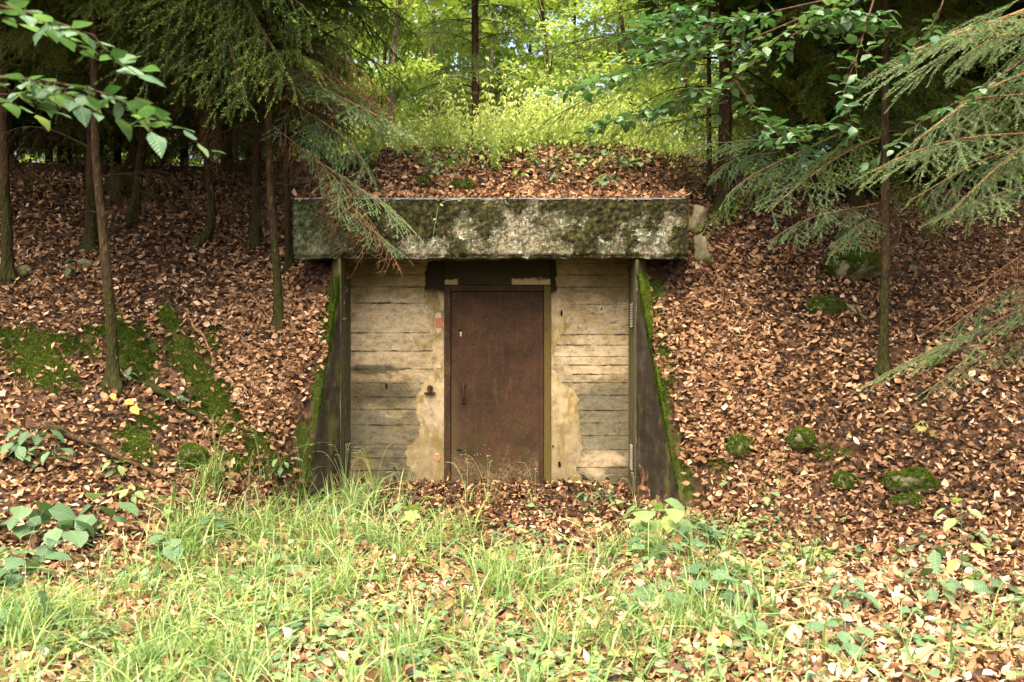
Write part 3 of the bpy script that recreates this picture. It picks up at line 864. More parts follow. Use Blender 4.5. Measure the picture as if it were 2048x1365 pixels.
# splayed wing walls, sloping down along the bank
def wing(s):
    if s < 0:
        xi, xt = XIN_L - .004, -1.86
    else:
        xi, xt = XIN_R + .004, 1.52
    top, toe = 2.2, -.02
    n, mrow = 26, 60
    th = .24
    Vv = []
    for layer in range(2):
        for i in range(mrow + 1):
            v = i / mrow
            for j in range(n + 1):
                u = j / n
                zt = toe + (top - toe) * (1 - u) ** 1.04
                x = xi + (xt - xi) * u
                y = 9.197 - .30 * u
                z = -.3 + (zt + .3) * v
                if layer == 0:
                    q = noise.noise((x * 6, z * 6, s)) * .018 + noise.noise((x * 22, z * 14, s)) * .010
                    y += q
                    if v > .9: y += (v - .9) * .35; z -= (v - .9) * .1
                else:
                    x += s * .07; y += th
                Vv.append([x, y, z])
    Vv = np.array(Vv)
    m = (n + 1) * (mrow + 1)
    idn = np.arange(m).reshape(mrow + 1, n + 1)
    fr = np.stack([idn[:-1, :-1], idn[:-1, 1:], idn[1:, 1:], idn[1:, :-1]], -1).reshape(-1, 4)
    bk = fr[:, ::-1] + m
    tp = np.stack([idn[-1, :-1], idn[-1, 1:], idn[-1, 1:] + m, idn[-1, :-1] + m], -1)
    e0 = np.stack([idn[:-1, 0], idn[1:, 0], idn[1:, 0] + m, idn[:-1, 0] + m], -1)
    e1 = np.stack([idn[:-1, -1], idn[:-1, -1] + m, idn[1:, -1] + m, idn[1:, -1]], -1)
    g = Geo()
    g.add(Vv, np.concatenate([fr, bk, tp, e0, e1]))
    return bpart('wing_wall', g, MAT['c_wing'], True), idn, Vv
wings = {s: wing(s) for s in (-1, 1)}

# lintel beam: weathered face with real moss lumps and crumbled lower edge
LX0, LX1 = bx(588, 9.2), bx(1376, 9.2)
LZ0, LZ1 = bz(518, 9.2), bz(399, 9.2)
def moss_amt(x, z):
    t = (z - LZ0) / (LZ1 - LZ0)
    a = fnoise(np.asarray(x), np.asarray(z) * .7, 4.5, 21, 5)
    pale = np.exp(-((x + .36) / .16) ** 2) * .55 * sstep(.3, .9, t) + np.exp(-((x - .26) / .12) ** 2) * .8 * sstep(.7, .95, t) + np.exp(-((x - .05) / .1) ** 2) * .3
    endr = sstep(1.05, 1.5, x) * .45
    return np.clip((a - .5) * 4.2 + 1.75 * (t - .42) + .70 - pale - endr - .25 * sstep(.94, 1.0, t) * (x < .6) + .25 * sstep(-1.2, -1.7, x), 0, 1.3)
g = Geo()
nx_, nz_ = 300, 50
X2, Z2 = np.meshgrid(np.linspace(LX0, LX1, nx_), np.linspace(LZ0, LZ1, nz_), indexing='ij')
MA = moss_amt(X2, Z2)
edge = sstep(LZ0 + .05, LZ0, Z2)
topc = sstep(LZ1 - .05, LZ1, Z2)
crumb = edge * (fnoise(X2, Z2, 14, 9) * .05 + .10 * np.clip(fnoise(X2, Z2 * 0, 5, 19) - .6, 0, 1)) + topc * .16 * np.clip(fnoise(X2, Z2 * 0 + 5, 6, 29) - .52, 0, 1)
Y2 = 9.2 - .035 * np.clip(MA, 0, .8) * (.5 + fnoise(X2, Z2, 30, 2)) + (fnoise(X2, Z2, 40, 4) - .5) * .012 + crumb
joint = np.exp(-((Z2 - bz(458, 9.2)) / .004) ** 2) * (X2 > 1.15)
Y2 = Y2 + joint * .012
Zs = Z2 + edge * (fnoise(X2, X2 * 0 + 2, 9, 6) - .35) * .045 - topc * .10 * np.clip(fnoise(X2, X2 * 0 + 5, 6, 29) - .52, 0, 1)
idn = np.arange(nx_ * nz_).reshape(nx_, nz_)
g.add(np.stack([X2, Y2, Zs], -1).reshape(-1, 3), np.stack([idn[:-1, :-1], idn[1:, :-1], idn[1:, 1:], idn[:-1, 1:]], -1).reshape(-1, 4), MA.reshape(-1))
FR = np.stack([X2, Y2, Zs], -1)
def skirt(line, flip):
    n = len(line)
    bk = line.copy(); bk[:, 1] = 10.05
    q = [[i, i + 1, n + i + 1, n + i] if not flip else [n + i, n + i + 1, i + 1, i] for i in range(n - 1)]
    g.add(np.vstack([line, bk]), q, .25)
skirt(FR[:, 0], False); skirt(FR[:, -1], True); skirt(FR[0, :], True); skirt(FR[-1, :], False)
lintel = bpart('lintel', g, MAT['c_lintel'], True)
# metal flashing strip along the top edge, in three lengths
k = NT('zinc_strip'); MAT['zinc'] = k.bsdf(k.mix(k.noise(9, k.coord(), 4), (.07, .07, .065), (.24, .25, .255)), .6, .5, None, .5)
for a, b in ((590, 765), (767, 1012), (1014, 1215), (1217, 1371)):
    g = Geo(); xa, xb = bx(a, 9.2), bx(b, 9.2)
    n = 12
    ptsz = [LZ1 + .012 + .004 * noise.noise((q * .7, a, 0)) for q in range(n + 1)]
    for q in range(n):
        x0, x1 = xa + (xb - xa) * q / n, xa + (xb - xa) * (q + 1) / n
        z0, z1 = ptsz[q], ptsz[q + 1]
        g.add([[x0, 9.19, z0 - .016], [x1, 9.19, z1 - .016], [x1, 9.19, z1], [x0, 9.19, z0], [x1, 9.30, z1 + .002], [x0, 9.30, z0 + .002]], [[0, 1, 2, 3], [3, 2, 4, 5]])
    bpart('metal_strip', g, MAT['zinc'])
# broken concrete block leaning at the right end of the beam
def stone_geo(c, r, seed, flat=.0, sub=3, sharp=.35):
    import bmesh
    bm = bmesh.new()
    bmesh.ops.create_icosphere(bm, subdivisions=sub, radius=1)
    V = []
    for v in bm.verts:
        p = v.co.normalized()
        q = Vector((math.copysign(abs(p.x) ** sharp, p.x), math.copysign(abs(p.y) ** sharp, p.y), math.copysign(abs(p.z) ** sharp, p.z)))
        q = p.lerp(q.normalized() * 1.15 if sharp > .6 else q, .6)
        if sharp <= .6:
            mxn = max(abs(p.x), abs(p.y), abs(p.z)); q = p.lerp(p / mxn, .8) * .85
        q *= 1 + .42 * noise.noise(p * 1.4 + Vector((seed, 0, 0))) + .10 * noise.noise(p * 4 + Vector((0, seed, 0))) + .04 * noise.noise(p * 10 + Vector((0, seed, 0)))
        V.append([q.x * r[0], q.y * r[1], q.z * r[2]])
    Fc = [[v.index for v in f.verts] for f in bm.faces]
    bm.free()
    return np.array(V) + np.asarray(c)[None], np.array(Fc)
k = NT('field_stone')
co = k.coord(); n1 = k.noise(10, co, 6, .7)
c = k.ramp(n1, [(.3, (.09, .08, .045)), (.6, (.22, .19, .115)), (.8, (.33, .29, .19))])
c = k.mix(k.mrange(k.noise(5, co, 6, .7), .44, .6), c, (.075, .08, .025))
MAT['stone'] = k.bsdf(c, .9, .15, k.bump(n1, .7, .02))

def stone_thing(name, px, py, r, label, cat, seed, moss=0.0, rot=0, mat='stone', sink=.4, group=None, sharp=.8):
    b = hit(px, py)
    t = thing(name, b, label, cat, group)
    g = Geo()
    V, Fc = stone_geo((0, 0, r[2] * (1 - sink)), r, seed, sharp=sharp)
    c_, s_ = math.cos(rot), math.sin(rot)
    V = np.stack([V[:, 0] * c_ - V[:, 2] * s_, V[:, 1], V[:, 0] * s_ + V[:, 2] * c_], 1)
    g.add(V, Fc)
    link('stone', g.mesh('stone', MAT[mat], sharp > .6), t)
    if moss:
        nv = np.array([V[f].mean(0) for f in Fc])
        nn = np.array([np.cross(V[f[1]] - V[f[0]], V[f[2]] - V[f[0]]) for f in Fc])
        ar = np.linalg.norm(nn, axis=1)
        nn = nn / (ar[:, None] + 1e-12)
        keep = (nn[:, 2] > 1 - 1.6 * moss) & (vnoise(nv[:, 0] * 1 + seed, nv[:, 2], 9, 3) > .2)
        ii = np.nonzero(keep)[0]
        if len(ii):
            p_ = ar[ii] / ar[ii].sum()
            N = int(min(16000, max(1200, 30000 * ar[ii].sum() * .5)))
            pick = rng.choice(ii, N, p=p_)
            uv = rng.random((N, 2)); fl = uv.sum(1) > 1; uv[fl] = 1 - uv[fl]
            A, B, C = V[Fc[pick, 0]], V[Fc[pick, 1]], V[Fc[pick, 2]]
            pos = A + (B - A) * uv[:, :1] + (C - A) * uv[:, 1:]
            lump = vnoise(pos[:, 0] + seed, pos[:, 1] + pos[:, 2], 22, 5)
            pos = pos + nn[pick] * (.004 + .022 * lump)[:, None]
            gm = Geo()
            moss_tufts(gm, pos, nn[pick], .55 + .35 * (lump - .5) + rng.normal(0, .16, N), 1.0)
            tag(link('moss', gm.mesh('moss', MAT['moss']), t), kind='stuff')
    return t

TUFT = (np.array([[-.5, -.2, 0], [.5, -.2, 0], [.15, .1, 1.3], [-.2, .5, 0], [.3, -.5, .1], [-.9, .5, .75], [.5, .4, 0], [-.1, .5, 0], [.8, .7, .8]], float), np.array([[0, 1, 2], [3, 4, 5], [6, 7, 8]]))
def moss_tufts(g, pos, nrm, tint, size=1.0):
    N = len(pos)
    M = frames(nrm + rng.normal(0, .25, (N, 3)), rng.uniform(0, 6.28, N))
    s = rng.uniform(.006, .013, N) * size
    g.inst(TUFT, M * s[:, None, None], pos, np.clip(tint, 0, 1))

# moss growing on the beam and along the wing walls
gm = Geo()
N = 60000
mx, mz = rng.uniform(LX0, LX1, N), rng.uniform(LZ0 + .04, LZ1 + .004, N)
am = moss_amt(mx, mz)
kp = am > .6 + rng.random(N) * .6
kp &= vnoise(mx, mz, 11, 66) > .45
mx, mz, am = mx[kp][:7000], mz[kp][:7000], am[kp][:7000]
pos = np.stack([mx, 9.2 - .035 * np.clip(am, 0, .8) * (.5 + fnoise(mx, mz, 30, 2)) + .004, mz], 1)
moss_tufts(gm, pos, np.tile([0, -1, .35], (len(mx), 1)), .04 + .55 * sstep(.7, 1.0, (mz - LZ0) / (LZ1 - LZ0)) * vnoise(mx, mz, 6, 8) + rng.normal(0, .13, len(mx)), .75)
tag(link('moss', gm.mesh('moss', MAT['moss'], off=BO), lintel), kind='stuff')
for s in (-1, 1):
    w, idn, Vv = wings[s]
    top = Vv[idn[-1]]
    N = 16000
    u = rng.random(N)
    q = u * (len(top) - 1)
    i = np.minimum(q.astype(int), len(top) - 2)
    base = top[i] + (top[i + 1] - top[i]) * (q - i)[:, None]
    lat = rng.random(N)
    base = base + np.stack([s * lat * .11, lat * .22, 0 * lat], 1)
    cl = fnoise(u * 2.2, lat * .4, 3.5, 60 + s, 3)
    front = rng.random(N) < (.42 if s < 0 else .12)                         # moss hanging over the outer edge of the face
    drop = rng.random(N) ** 1.6 * (.22 if s < 0 else .08)
    base[front] = (top[i] + (top[i + 1] - top[i]) * (q - i)[:, None])[front]
    base[front, 2] -= drop[front]
    base[front, 1] -= .012
    base[front, 0] += s * (.0 if s > 0 else -.0)
    kp = (cl > .40) & (u > .03)
    hgt = (cl - .38) * .14
    base = base + np.stack([0 * u, 0 * u, np.where(front, 0, hgt)], 1)
    nn_ = np.where(front[:, None], np.array([[0, -1, .4]]), np.array([[s * .3, -.25, 1.0]]))
    gm = Geo()
    moss_tufts(gm, base[kp], nn_[kp], (.62 + (cl[kp] - .5) * .8 + rng.normal(0, .13, N)[kp] - .22 * front[kp]), 1.15)
    tag(link('moss', gm.mesh('moss', MAT['moss'], off=BO), w), kind='stuff')

# moss carpets on the banks
gm = Geo()
N = 420000
mx, md = rng.uniform(-5.2, 5.2, N), rng.uniform(6.6, 11, N)
mz = height(mx, md)
am = moss_mask(mx, md, mz) * (.15 + 1.5 * fnoise(mx, md, 4, 31, 5))
kp = (am > .31 + .32 * rng.random(N)) & ~((md > 8.85) & (mx > -1.7) & (mx < 1.25))
mx, md, mz, am = mx[kp][:42000], md[kp][:42000], mz[kp][:42000], am[kp][:42000]
nn_ = normal(mx, md)
pos = np.stack([mx, md, mz], 1) + nn_ * (.006 + .11 * np.clip(am - .4, 0, .6) * vnoise(mx, md, 14, 3))[:, None]
moss_tufts(gm, pos, nn_, .42 + 1.1 * (fnoise(mx, md, 7, 77) - .45) + .3 * (am - .6) + rng.normal(0, .15, len(mx)), 1.35)
tag(link('moss', gm.mesh('moss', MAT['moss']), None), 'soft green moss carpets on the leafy banks beside the bunker', 'moss', kind='stuff')

# ------------------------------------------------------------------ leaf litter
LT = [leaf_tpl(1, w, 2, f, c, wv, .85, i, sd) for i, (w, f, c, wv, sd) in enumerate([(.55, .35, .9, .3, .1), (.62, -.25, -.8, .3, -.1), (.5, .7, 1.5, .4, .06), (.6, .15, .5, .4, 0), (.66, -.5, .9, .4, .1), (.48, .9, -1.1, .3, -.1), (.7, .2, -1.2, .4, 0)])]
def litter_pts(N, x0, x1, d0, d1):
    x, d = rng.uniform(x0, x1, N), rng.uniform(d0, d1, N)
    z = height(x, d)
    inopen = (x > -1.7) & (x < 1.28)
    bad = inopen & (d > 9.7) & (d < 9.95)
    u_ = np.where(x < 0, (x + 1.575) / -.285, (x - 1.138) / .382)
    yw_ = 9.197 - .30 * np.clip(u_, 0, 1)
    onwall = (u_ > -.06) & (u_ < 1.0) & (d > yw_ - .04) & (d < np.where(u_ < .2, 9.9, yw_ + .13))
    onroof = (x > LX0 - .05) & (x < LX1 + .05) & (d > 9.15) & (d < 10.06) & ~inopen & (z < LZ1) & (z > 1.9)
    m = moss_mask(x, d, z) * (.35 + 1.1 * fnoise(x, d, 5, 31))
    qx, qy = pix(np.stack([x, d, z], -1))
    bare = np.exp(-(((qx - 598 - .12 * (850 - qy)) / 38) ** 2 + ((qy - 830) / 150) ** 2)) + .8 * np.exp(-(((qx - 1660) / 60) ** 2 + ((qy - 885) / 22) ** 2)) + .7 * np.exp(-(((qx - 330) / 70) ** 2 + ((qy - 530) / 25) ** 2))
    bare = np.where(d < 10.2, bare, 0)
    keep = (rng.random(N) > bare * .92) & (~bad) & (~onwall) & (~onroof) & (rng.random(N) > np.clip(m * 1.6 - .30, 0, .84)) & (fnoise(x, d, 1.3, 14) + .35 * rng.random(N) > .33)
    return x[keep], d[keep], z[keep]
def put_litter(g, x, d, z, nrm, sz, tint):
    which = rng.integers(0, len(LT), len(x))
    pos = np.stack([x, d, z], 1) + nrm * rng.uniform(.004, .055, len(x))[:, None]
    M = frames(nrm + rng.normal(0, .42, (len(x), 3)), rng.uniform(0, 6.28, len(x)), rng.normal(0, .25, len(x)), rng.normal(0, .4, len(x))) * sz[:, None, None] * np.stack([np.ones(len(x)), rng.uniform(.45, 1.15, len(x)), rng.uniform(.6, 1.3, len(x))], 1)[:, None, :]
    for w in range(len(LT)):
        q = which == w
        g.inst(LT[w], M[q], pos[q], tint[q])
g = Geo()
for (N, a) in ((98000, (-6.2, 6.2, 6.2, 12.8)), (27000, (-3.8, 3.8, 4.1, 6.4)), (9000, (-9, 9, 12.3, 17)), (3500, (-6, -3.4, 4, 6.3)), (3500, (3.4, 6, 4, 6.3))):
    x, d, z = litter_pts(N, *a)
    sz = (.028 + .052 * rng.random(len(x)) ** 1.4) * (1 + .10 * sstep(8.2, 6.5, d))
    tint = np.clip(rng.normal(.48, .24, len(x)) - .28 * (rng.random(len(x)) < .22) + .30 * (fnoise(x, d, .9, 44) - .5) + .21 * sstep(8.4, 6.2, d), 0, 1)  # leaves nearer the camera tinted paler, standing for the brighter light there
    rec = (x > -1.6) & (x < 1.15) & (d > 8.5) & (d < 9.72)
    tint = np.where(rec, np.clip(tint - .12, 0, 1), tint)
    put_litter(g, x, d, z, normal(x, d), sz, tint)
for (xa, xb) in ((-2.7, -1.55), (1.12, 2.4)):
    x, d, z = litter_pts(16000, xa, xb, 8.3, 9.9)
    nn_ = normal(x, d)
    kp = rng.random(len(x)) < np.clip((1 / np.clip(nn_[:, 2], .15, 1) - 1) * .6, 0, 1)
    x, d, z, nn_ = x[kp], d[kp], z[kp], nn_[kp]
    x = x + nn_[:, 0] * rng.uniform(0, .02, len(x))
    put_litter(g, x, d, z, nn_, .03 + .045 * rng.random(len(x)), np.clip(rng.normal(.5, .2, len(x)), 0, 1))
xr_, dr_ = rng.uniform(LX0, LX1, 1500), 9.19 + rng.random(1500) ** 1.1 * .85
put_litter(g, xr_, dr_, np.full(1500, LZ1 + .012) + .13 * (dr_ - 9.3), np.tile([0, -.1, 1.], (1500, 1)), rng.uniform(.05, .08, 1500), rng.normal(.45, .18, 1500))
# humus bed on the beam
gh = Geo()
hx_, hd_ = np.meshgrid(np.linspace(LX0 + .01, LX1 - .01, 60), np.linspace(9.27, 10.12, 14), indexing='ij')
hz_ = LZ1 + .004 + .13 * (hd_ - 9.27) + (fnoise(hx_, hd_, 5, 12) - .5) * .03 * (hd_ > 9.3)
idn = np.arange(60 * 14).reshape(60, 14)
gh.add(np.stack([hx_, hd_, hz_], -1).reshape(-1, 3), np.stack([idn[:-1, :-1], idn[1:, :-1], idn[1:, 1:], idn[:-1, 1:]], -1).reshape(-1, 4), 0)
tag(link('roof_soil', gh.mesh('roof_soil', ground_mat, True)), kind='structure')
tag(link('leaf_litter', g.mesh('leaf_litter', MAT['litter'])), 'thick brown beech leaf litter covering the banks and forest floor', 'leaf litter', kind='stuff')
# small twigs and stalks strewn through the litter
g = Geo()
n = 1900
x, d = rng.uniform(-5.5, 5.5, n), rng.uniform(5, 12, n)
ok = ~((d > 8.8) & (d < 10) & (x > -1.9) & (x < 1.6))
x, d = x[ok], d[ok]
nn_ = normal(x, d)
for q in range(len(x)):
    l = .06 + .30 * rng.random() ** 2.5
    a = rng.uniform(0, 6.28)
    tdir = np.array([math.cos(a), math.sin(a), 0]); tdir -= nn_[q] * (tdir @ nn_[q]); tdir /= np.linalg.norm(tdir)
    p = np.array([x[q], d[q], float(height(x[q], d[q]))]) + nn_[q] * rng.uniform(.02, .05)
    sv = np.cross(nn_[q], tdir) * l * rng.normal(0, .12)
    r_ = rng.uniform(.0012, .0032)
    g.add(*tube([p, p + tdir * l * .5 + sv + nn_[q] * .01, p + tdir * l + nn_[q] * rng.normal(0, .02)], [r_, r_ * .8, r_ * .5], 3), .5)
tag(link('twig_litter', g.mesh('twig_litter', MAT['twig_dark'])), 'thin dry twigs strewn through the leaf litter', 'twigs', kind='stuff')
# the fallen leaves that show largest are pieces of the ground, one by one
LM = []
for w in range(len(LT)):
    g = Geo(); g.add(*LT[w], .5); LM.append(g.mesh('fallen_leaf', MAT['litter_obj']))
c = 0
while c < 290:
    px, py = rng.uniform(20, 2030), 1365 - rng.random() ** 1.3 * 420
    if px < 1450 and rng.random() < .35: continue
    b = hit(px, py)
    if 8.6 < b[1] and -1.9 < b[0] < 1.6: continue
    n_ = normal(np.array([b[0]]), np.array([b[1]]))
    M3 = frames(n_ + rng.normal(0, .25, (1, 3)), rng.uniform(0, 6.28, 1), rng.normal(0, .15, 1), rng.normal(0, .25, 1))[0] * rng.uniform(.05, .085)
    M4 = Matrix([[*M3[i], (b + n_[0] * .035)[i]] for i in range(3)] + [[0, 0, 0, 1]])
    link('fallen_leaf', LM[rng.integers(0, len(LM))], ground, M=M4)
    c += 1

# ------------------------------------------------------------------ trees
def perp(t):
    a = np.cross(t, [0, 0, 1.0])
    n = np.linalg.norm(a)
    return a / n if n > 1e-6 else np.array([1.0, 0, 0])

def needles(g, pts, spacing, ln, wd_, r, tint0, tint1, mi):
    seg = np.linalg.norm(np.diff(pts, axis=0), axis=1)
    Lt = seg.sum()
    N = max(3, int(Lt / spacing))
    s = r.random(N) * Lt
    cs = np.concatenate([[0], np.cumsum(seg)])
    i = np.clip(np.searchsorted(cs, s) - 1, 0, len(seg) - 1)
    f = (s - cs[i]) / (seg[i] + 1e-9)
    p = pts[i] + (pts[i + 1] - pts[i]) * f[:, None]
    t = (pts[i + 1] - pts[i]) / (seg[i] + 1e-9)[:, None]
    a = np.cross(t, np.array([0.02, .01, 1.0]))
    a /= np.linalg.norm(a, axis=1)[:, None] + 1e-9
    b = np.cross(a, t)
    th = r.uniform(-.6, math.pi + .6, N)
    rad = np.cos(th)[:, None] * a + np.sin(th)[:, None] * b * .8
    dr = t * .75 + rad
    dr /= np.linalg.norm(dr, axis=1)[:, None]
    tip = p + dr * (ln * r.uniform(.7, 1.15, N))[:, None]
    w = np.cross(dr, r.normal(0, 1, (N, 3)))
    w = w / (np.linalg.norm(w, axis=1)[:, None] + 1e-9) * wd_
    V = np.stack([p - w, p + w, tip], 1).reshape(-1, 3)
    tt = np.clip(tint0 + (tint1 - tint0) * (s / Lt) ** 2 + r.normal(0, .09, N), 0, 1)
    g.add(V, np.arange(3 * N).reshape(-1, 3), np.repeat(tt, 3), mi)

def spruce_branch(seed, L=1.6, arch=.12, hang=.5, spread=.44, nt=26, spacing=.0042, ln=.026, wd_=.0032, sub=True, dead=False, twr=.0022):
    """needled spruce branch along +X, z up"""
    r = np.random.default_rng(seed)
    g = Geo()
    t = np.linspace(0, 1, 12)
    main = np.stack([L * t, .05 * L * np.sin(t * 3 + r.uniform(0, 6)) * t, arch * L * np.sin(math.pi * t * .9) - .02 * L * t + .03 * L * np.sin(t * 5 + seed)], 1)
    g.add(*tube(main, np.linspace(.011, .0025, 12) * L / 1.2, 5), .3, 0)
    tw = []
    for q in range(nt):
        s = .10 + .9 * (q + r.uniform(-.3, .3)) / nt
        s = min(max(s, .04), .99)
        i = min(int(s * 11), 10)
        p = main[i] + (main[i + 1] - main[i]) * (s * 11 - i)
        tg = main[i + 1] - main[i]
        tg /= np.linalg.norm(tg)
        sd = 1 if q % 2 else -1
        a = r.uniform(.65, 1.05)
        dirv = tg * math.cos(a) + np.array([0, sd, r.uniform(-.25, .12)]) * math.sin(a)
        dirv /= np.linalg.norm(dirv)
        l = spread * L * (.25 + .75 * min(1, (1 - s) * 1.9)) * r.uniform(.6, 1.15)
        u = np.linspace(0, 1, 6)[:, None]
        hg = hang * r.uniform(.5, 1.4)
        pts = p + dirv * l * u * (1 - .25 * hg * u) + np.array([0, 0, -1]) * hg * l * u ** 1.7
        if dead: pts = pts + np.cumsum(r.normal(0, .018, (6, 3)), 0) * u
        tw.append((pts, l, 0))
    allp = list(tw)
    if sub:
        for (pts, l, _) in tw:
            ns = int(l / (.085 if not dead else .07))
            for q in range(ns):
                s = .15 + .8 * (q + r.random() * .6) / max(1, ns)
                i = min(int(s * 5), 4)
                p = pts[i] + (pts[i + 1] - pts[i]) * (s * 5 - i)
                tg = pts[i + 1] - pts[i]
                tg /= np.linalg.norm(tg) + 1e-9
                sv = perp(tg) * (1 if q % 2 else -1)
                dirv = tg * .75 + sv * .6 + np.array([0, 0, r.uniform(-.25, .1)])
                dirv /= np.linalg.norm(dirv)
                l2 = min(.55 * l * (1 - .6 * s), .22) * r.uniform(.5, 1.1)
                u = np.linspace(0, 1, 4)[:, None]
                pp = p + dirv * l2 * u + np.array([0, 0, -1]) * hang * .6 * l2 * u ** 2
                if dead: pp = pp + np.cumsum(r.normal(0, .012, (4, 3)), 0) * u
                allp.append((pp, l2, 1))
    for (pts, l, lev) in allp:
        g.add(*tube(pts, np.linspace(twr if lev == 0 else twr * .6, twr * .35, len(pts)), 3), .6, 0)
        if not dead:
            needles(g, pts, spacing, ln, wd_, r, .38 if lev == 0 else .45, .80 if lev == 0 else .70, 1)
    if not dead:
        needles(g, main[7:], spacing, ln, wd_, r, .4, .85, 1)
    return g

BR, BRL = {}, 1.6
def mk(name, mats, **kw):
    BR[name] = spruce_branch(**kw).mesh('branch' if not kw.get('dead') else 'dead_branch', mats)
for i in range(4):
    mk('green%d' % i, [MAT['twig_dark'], MAT['needle']], seed=100 + i, hang=.18 + .10 * i, arch=.10, nt=20, spacing=.0030, ln=.022, wd_=.0024, spread=.46)
for i in range(3):
    mk('hang%d' % i, [MAT['twig_dark'], MAT['needle']], seed=120 + i, hang=.85, arch=.16, spread=.42, nt=24, spacing=.0030, ln=.022, wd_=.0026)
for i in range(3):
    mk('blue%d' % i, [MAT['twig'], MAT['needle_blue']], seed=140 + i, hang=.20 + .14 * i, arch=.10, nt=20, spacing=.0026, ln=.021, wd_=.0024, spread=.46)
for i in range(3):
    mk('near%d' % i, [MAT['twig'], MAT['needle_blue']], seed=160 + i, hang=.14 + .16 * i, arch=.05, nt=21, spacing=.0017, ln=.017, wd_=.0016, spread=.46, twr=.003)
for i in range(4):
    mk('dead%d' % i, [MAT['twig_dark']], seed=180 + i, hang=.8, arch=.15, nt=22, dead=True, spread=.4, twr=.0036)
for i in range(3):
    mk('orange%d' % i, [MAT['twig']], seed=190 + i, hang=1.3, arch=.16, nt=34, dead=True, spread=.32, twr=.0052)
for i in range(3):
    mk('far%d' % i, [MAT['twig_dark'], MAT['needle']], seed=200 + i, hang=.4, arch=.1, nt=22, spacing=.0058, ln=.042, wd_=.006, spread=.48)

def bmat(base, tip, scale_w=1.0, roll=0.0):
    base, tip = np.asarray(base, float), np.asarray(tip, float)
    x = tip - base
    Ln = np.linalg.norm(x)
    x /= Ln
    y = np.cross([0, 0, 1.0], x)
    y /= np.linalg.norm(y) + 1e-9
    z = np.cross(x, y)
    s = Ln / BRL
    c_, s_ = math.cos(roll), math.sin(roll)
    y2, z2 = y * c_ + z * s_, z * c_ - y * s_
    A = np.stack([x * s, y2 * s * scale_w, z2 * s * scale_w], 1)
    return Matrix([[*A[i], base[i]] for i in range(3)] + [[0, 0, 0, 1]])

def add_branch(root, key, base, tip, wide=1.0, roll=0.0, name=None):
    """branch between two world points as a part of the tree"""
    o = np.array(root.location)
    return link(name or ('dead_branch' if key.startswith(('dead', 'orange')) else 'branch'), BR[key], root, M=bmat(np.asarray(base) - o, np.asarray(tip) - o, wide, roll))

def crown_geo(seed, h=9.0, r0=2.1, n=11000, sz=.24):
    r = np.random.default_rng(seed)
    g = Geo()
    z = h * (1 - np.sqrt(r.random(n)))
    lay = np.round(z / .45) * .45
    z = lay * .75 + z * .25
    rr = r0 * (1 - z / h) ** .8 * np.sqrt(r.random(n)) + .08
    a = r.random(n) * 6.283 
    p = np.stack([rr * np.cos(a), rr * np.sin(a), z - .28 * rr], 1)
    nr = np.stack([.45 * np.cos(a), .45 * np.sin(a), np.ones(n)], 1) + r.normal(0, .3, (n, 3))
    M = frames(nr, a + r.normal(0, .5, n), r.normal(.25, .2, n)) * (sz * r.uniform(.6, 1.2, n))[:, None, None]
    tpl = (np.array([[0, 0, 0], [.4, .13, -.05], [1, .03, -.14], [.5, -.13, -.06], [.75, .30, -.2], [.85, -.27, -.18]], float), np.array([[0, 2, 1], [0, 3, 2], [1, 2, 4], [3, 5, 2]]))
    g.inst(tpl, M, p, np.clip(r.normal(.42, .18, n), 0, 1))
    return g
CROWN = [crown_geo(300 + i).mesh('crown', MAT['needle']) for i in range(3)]

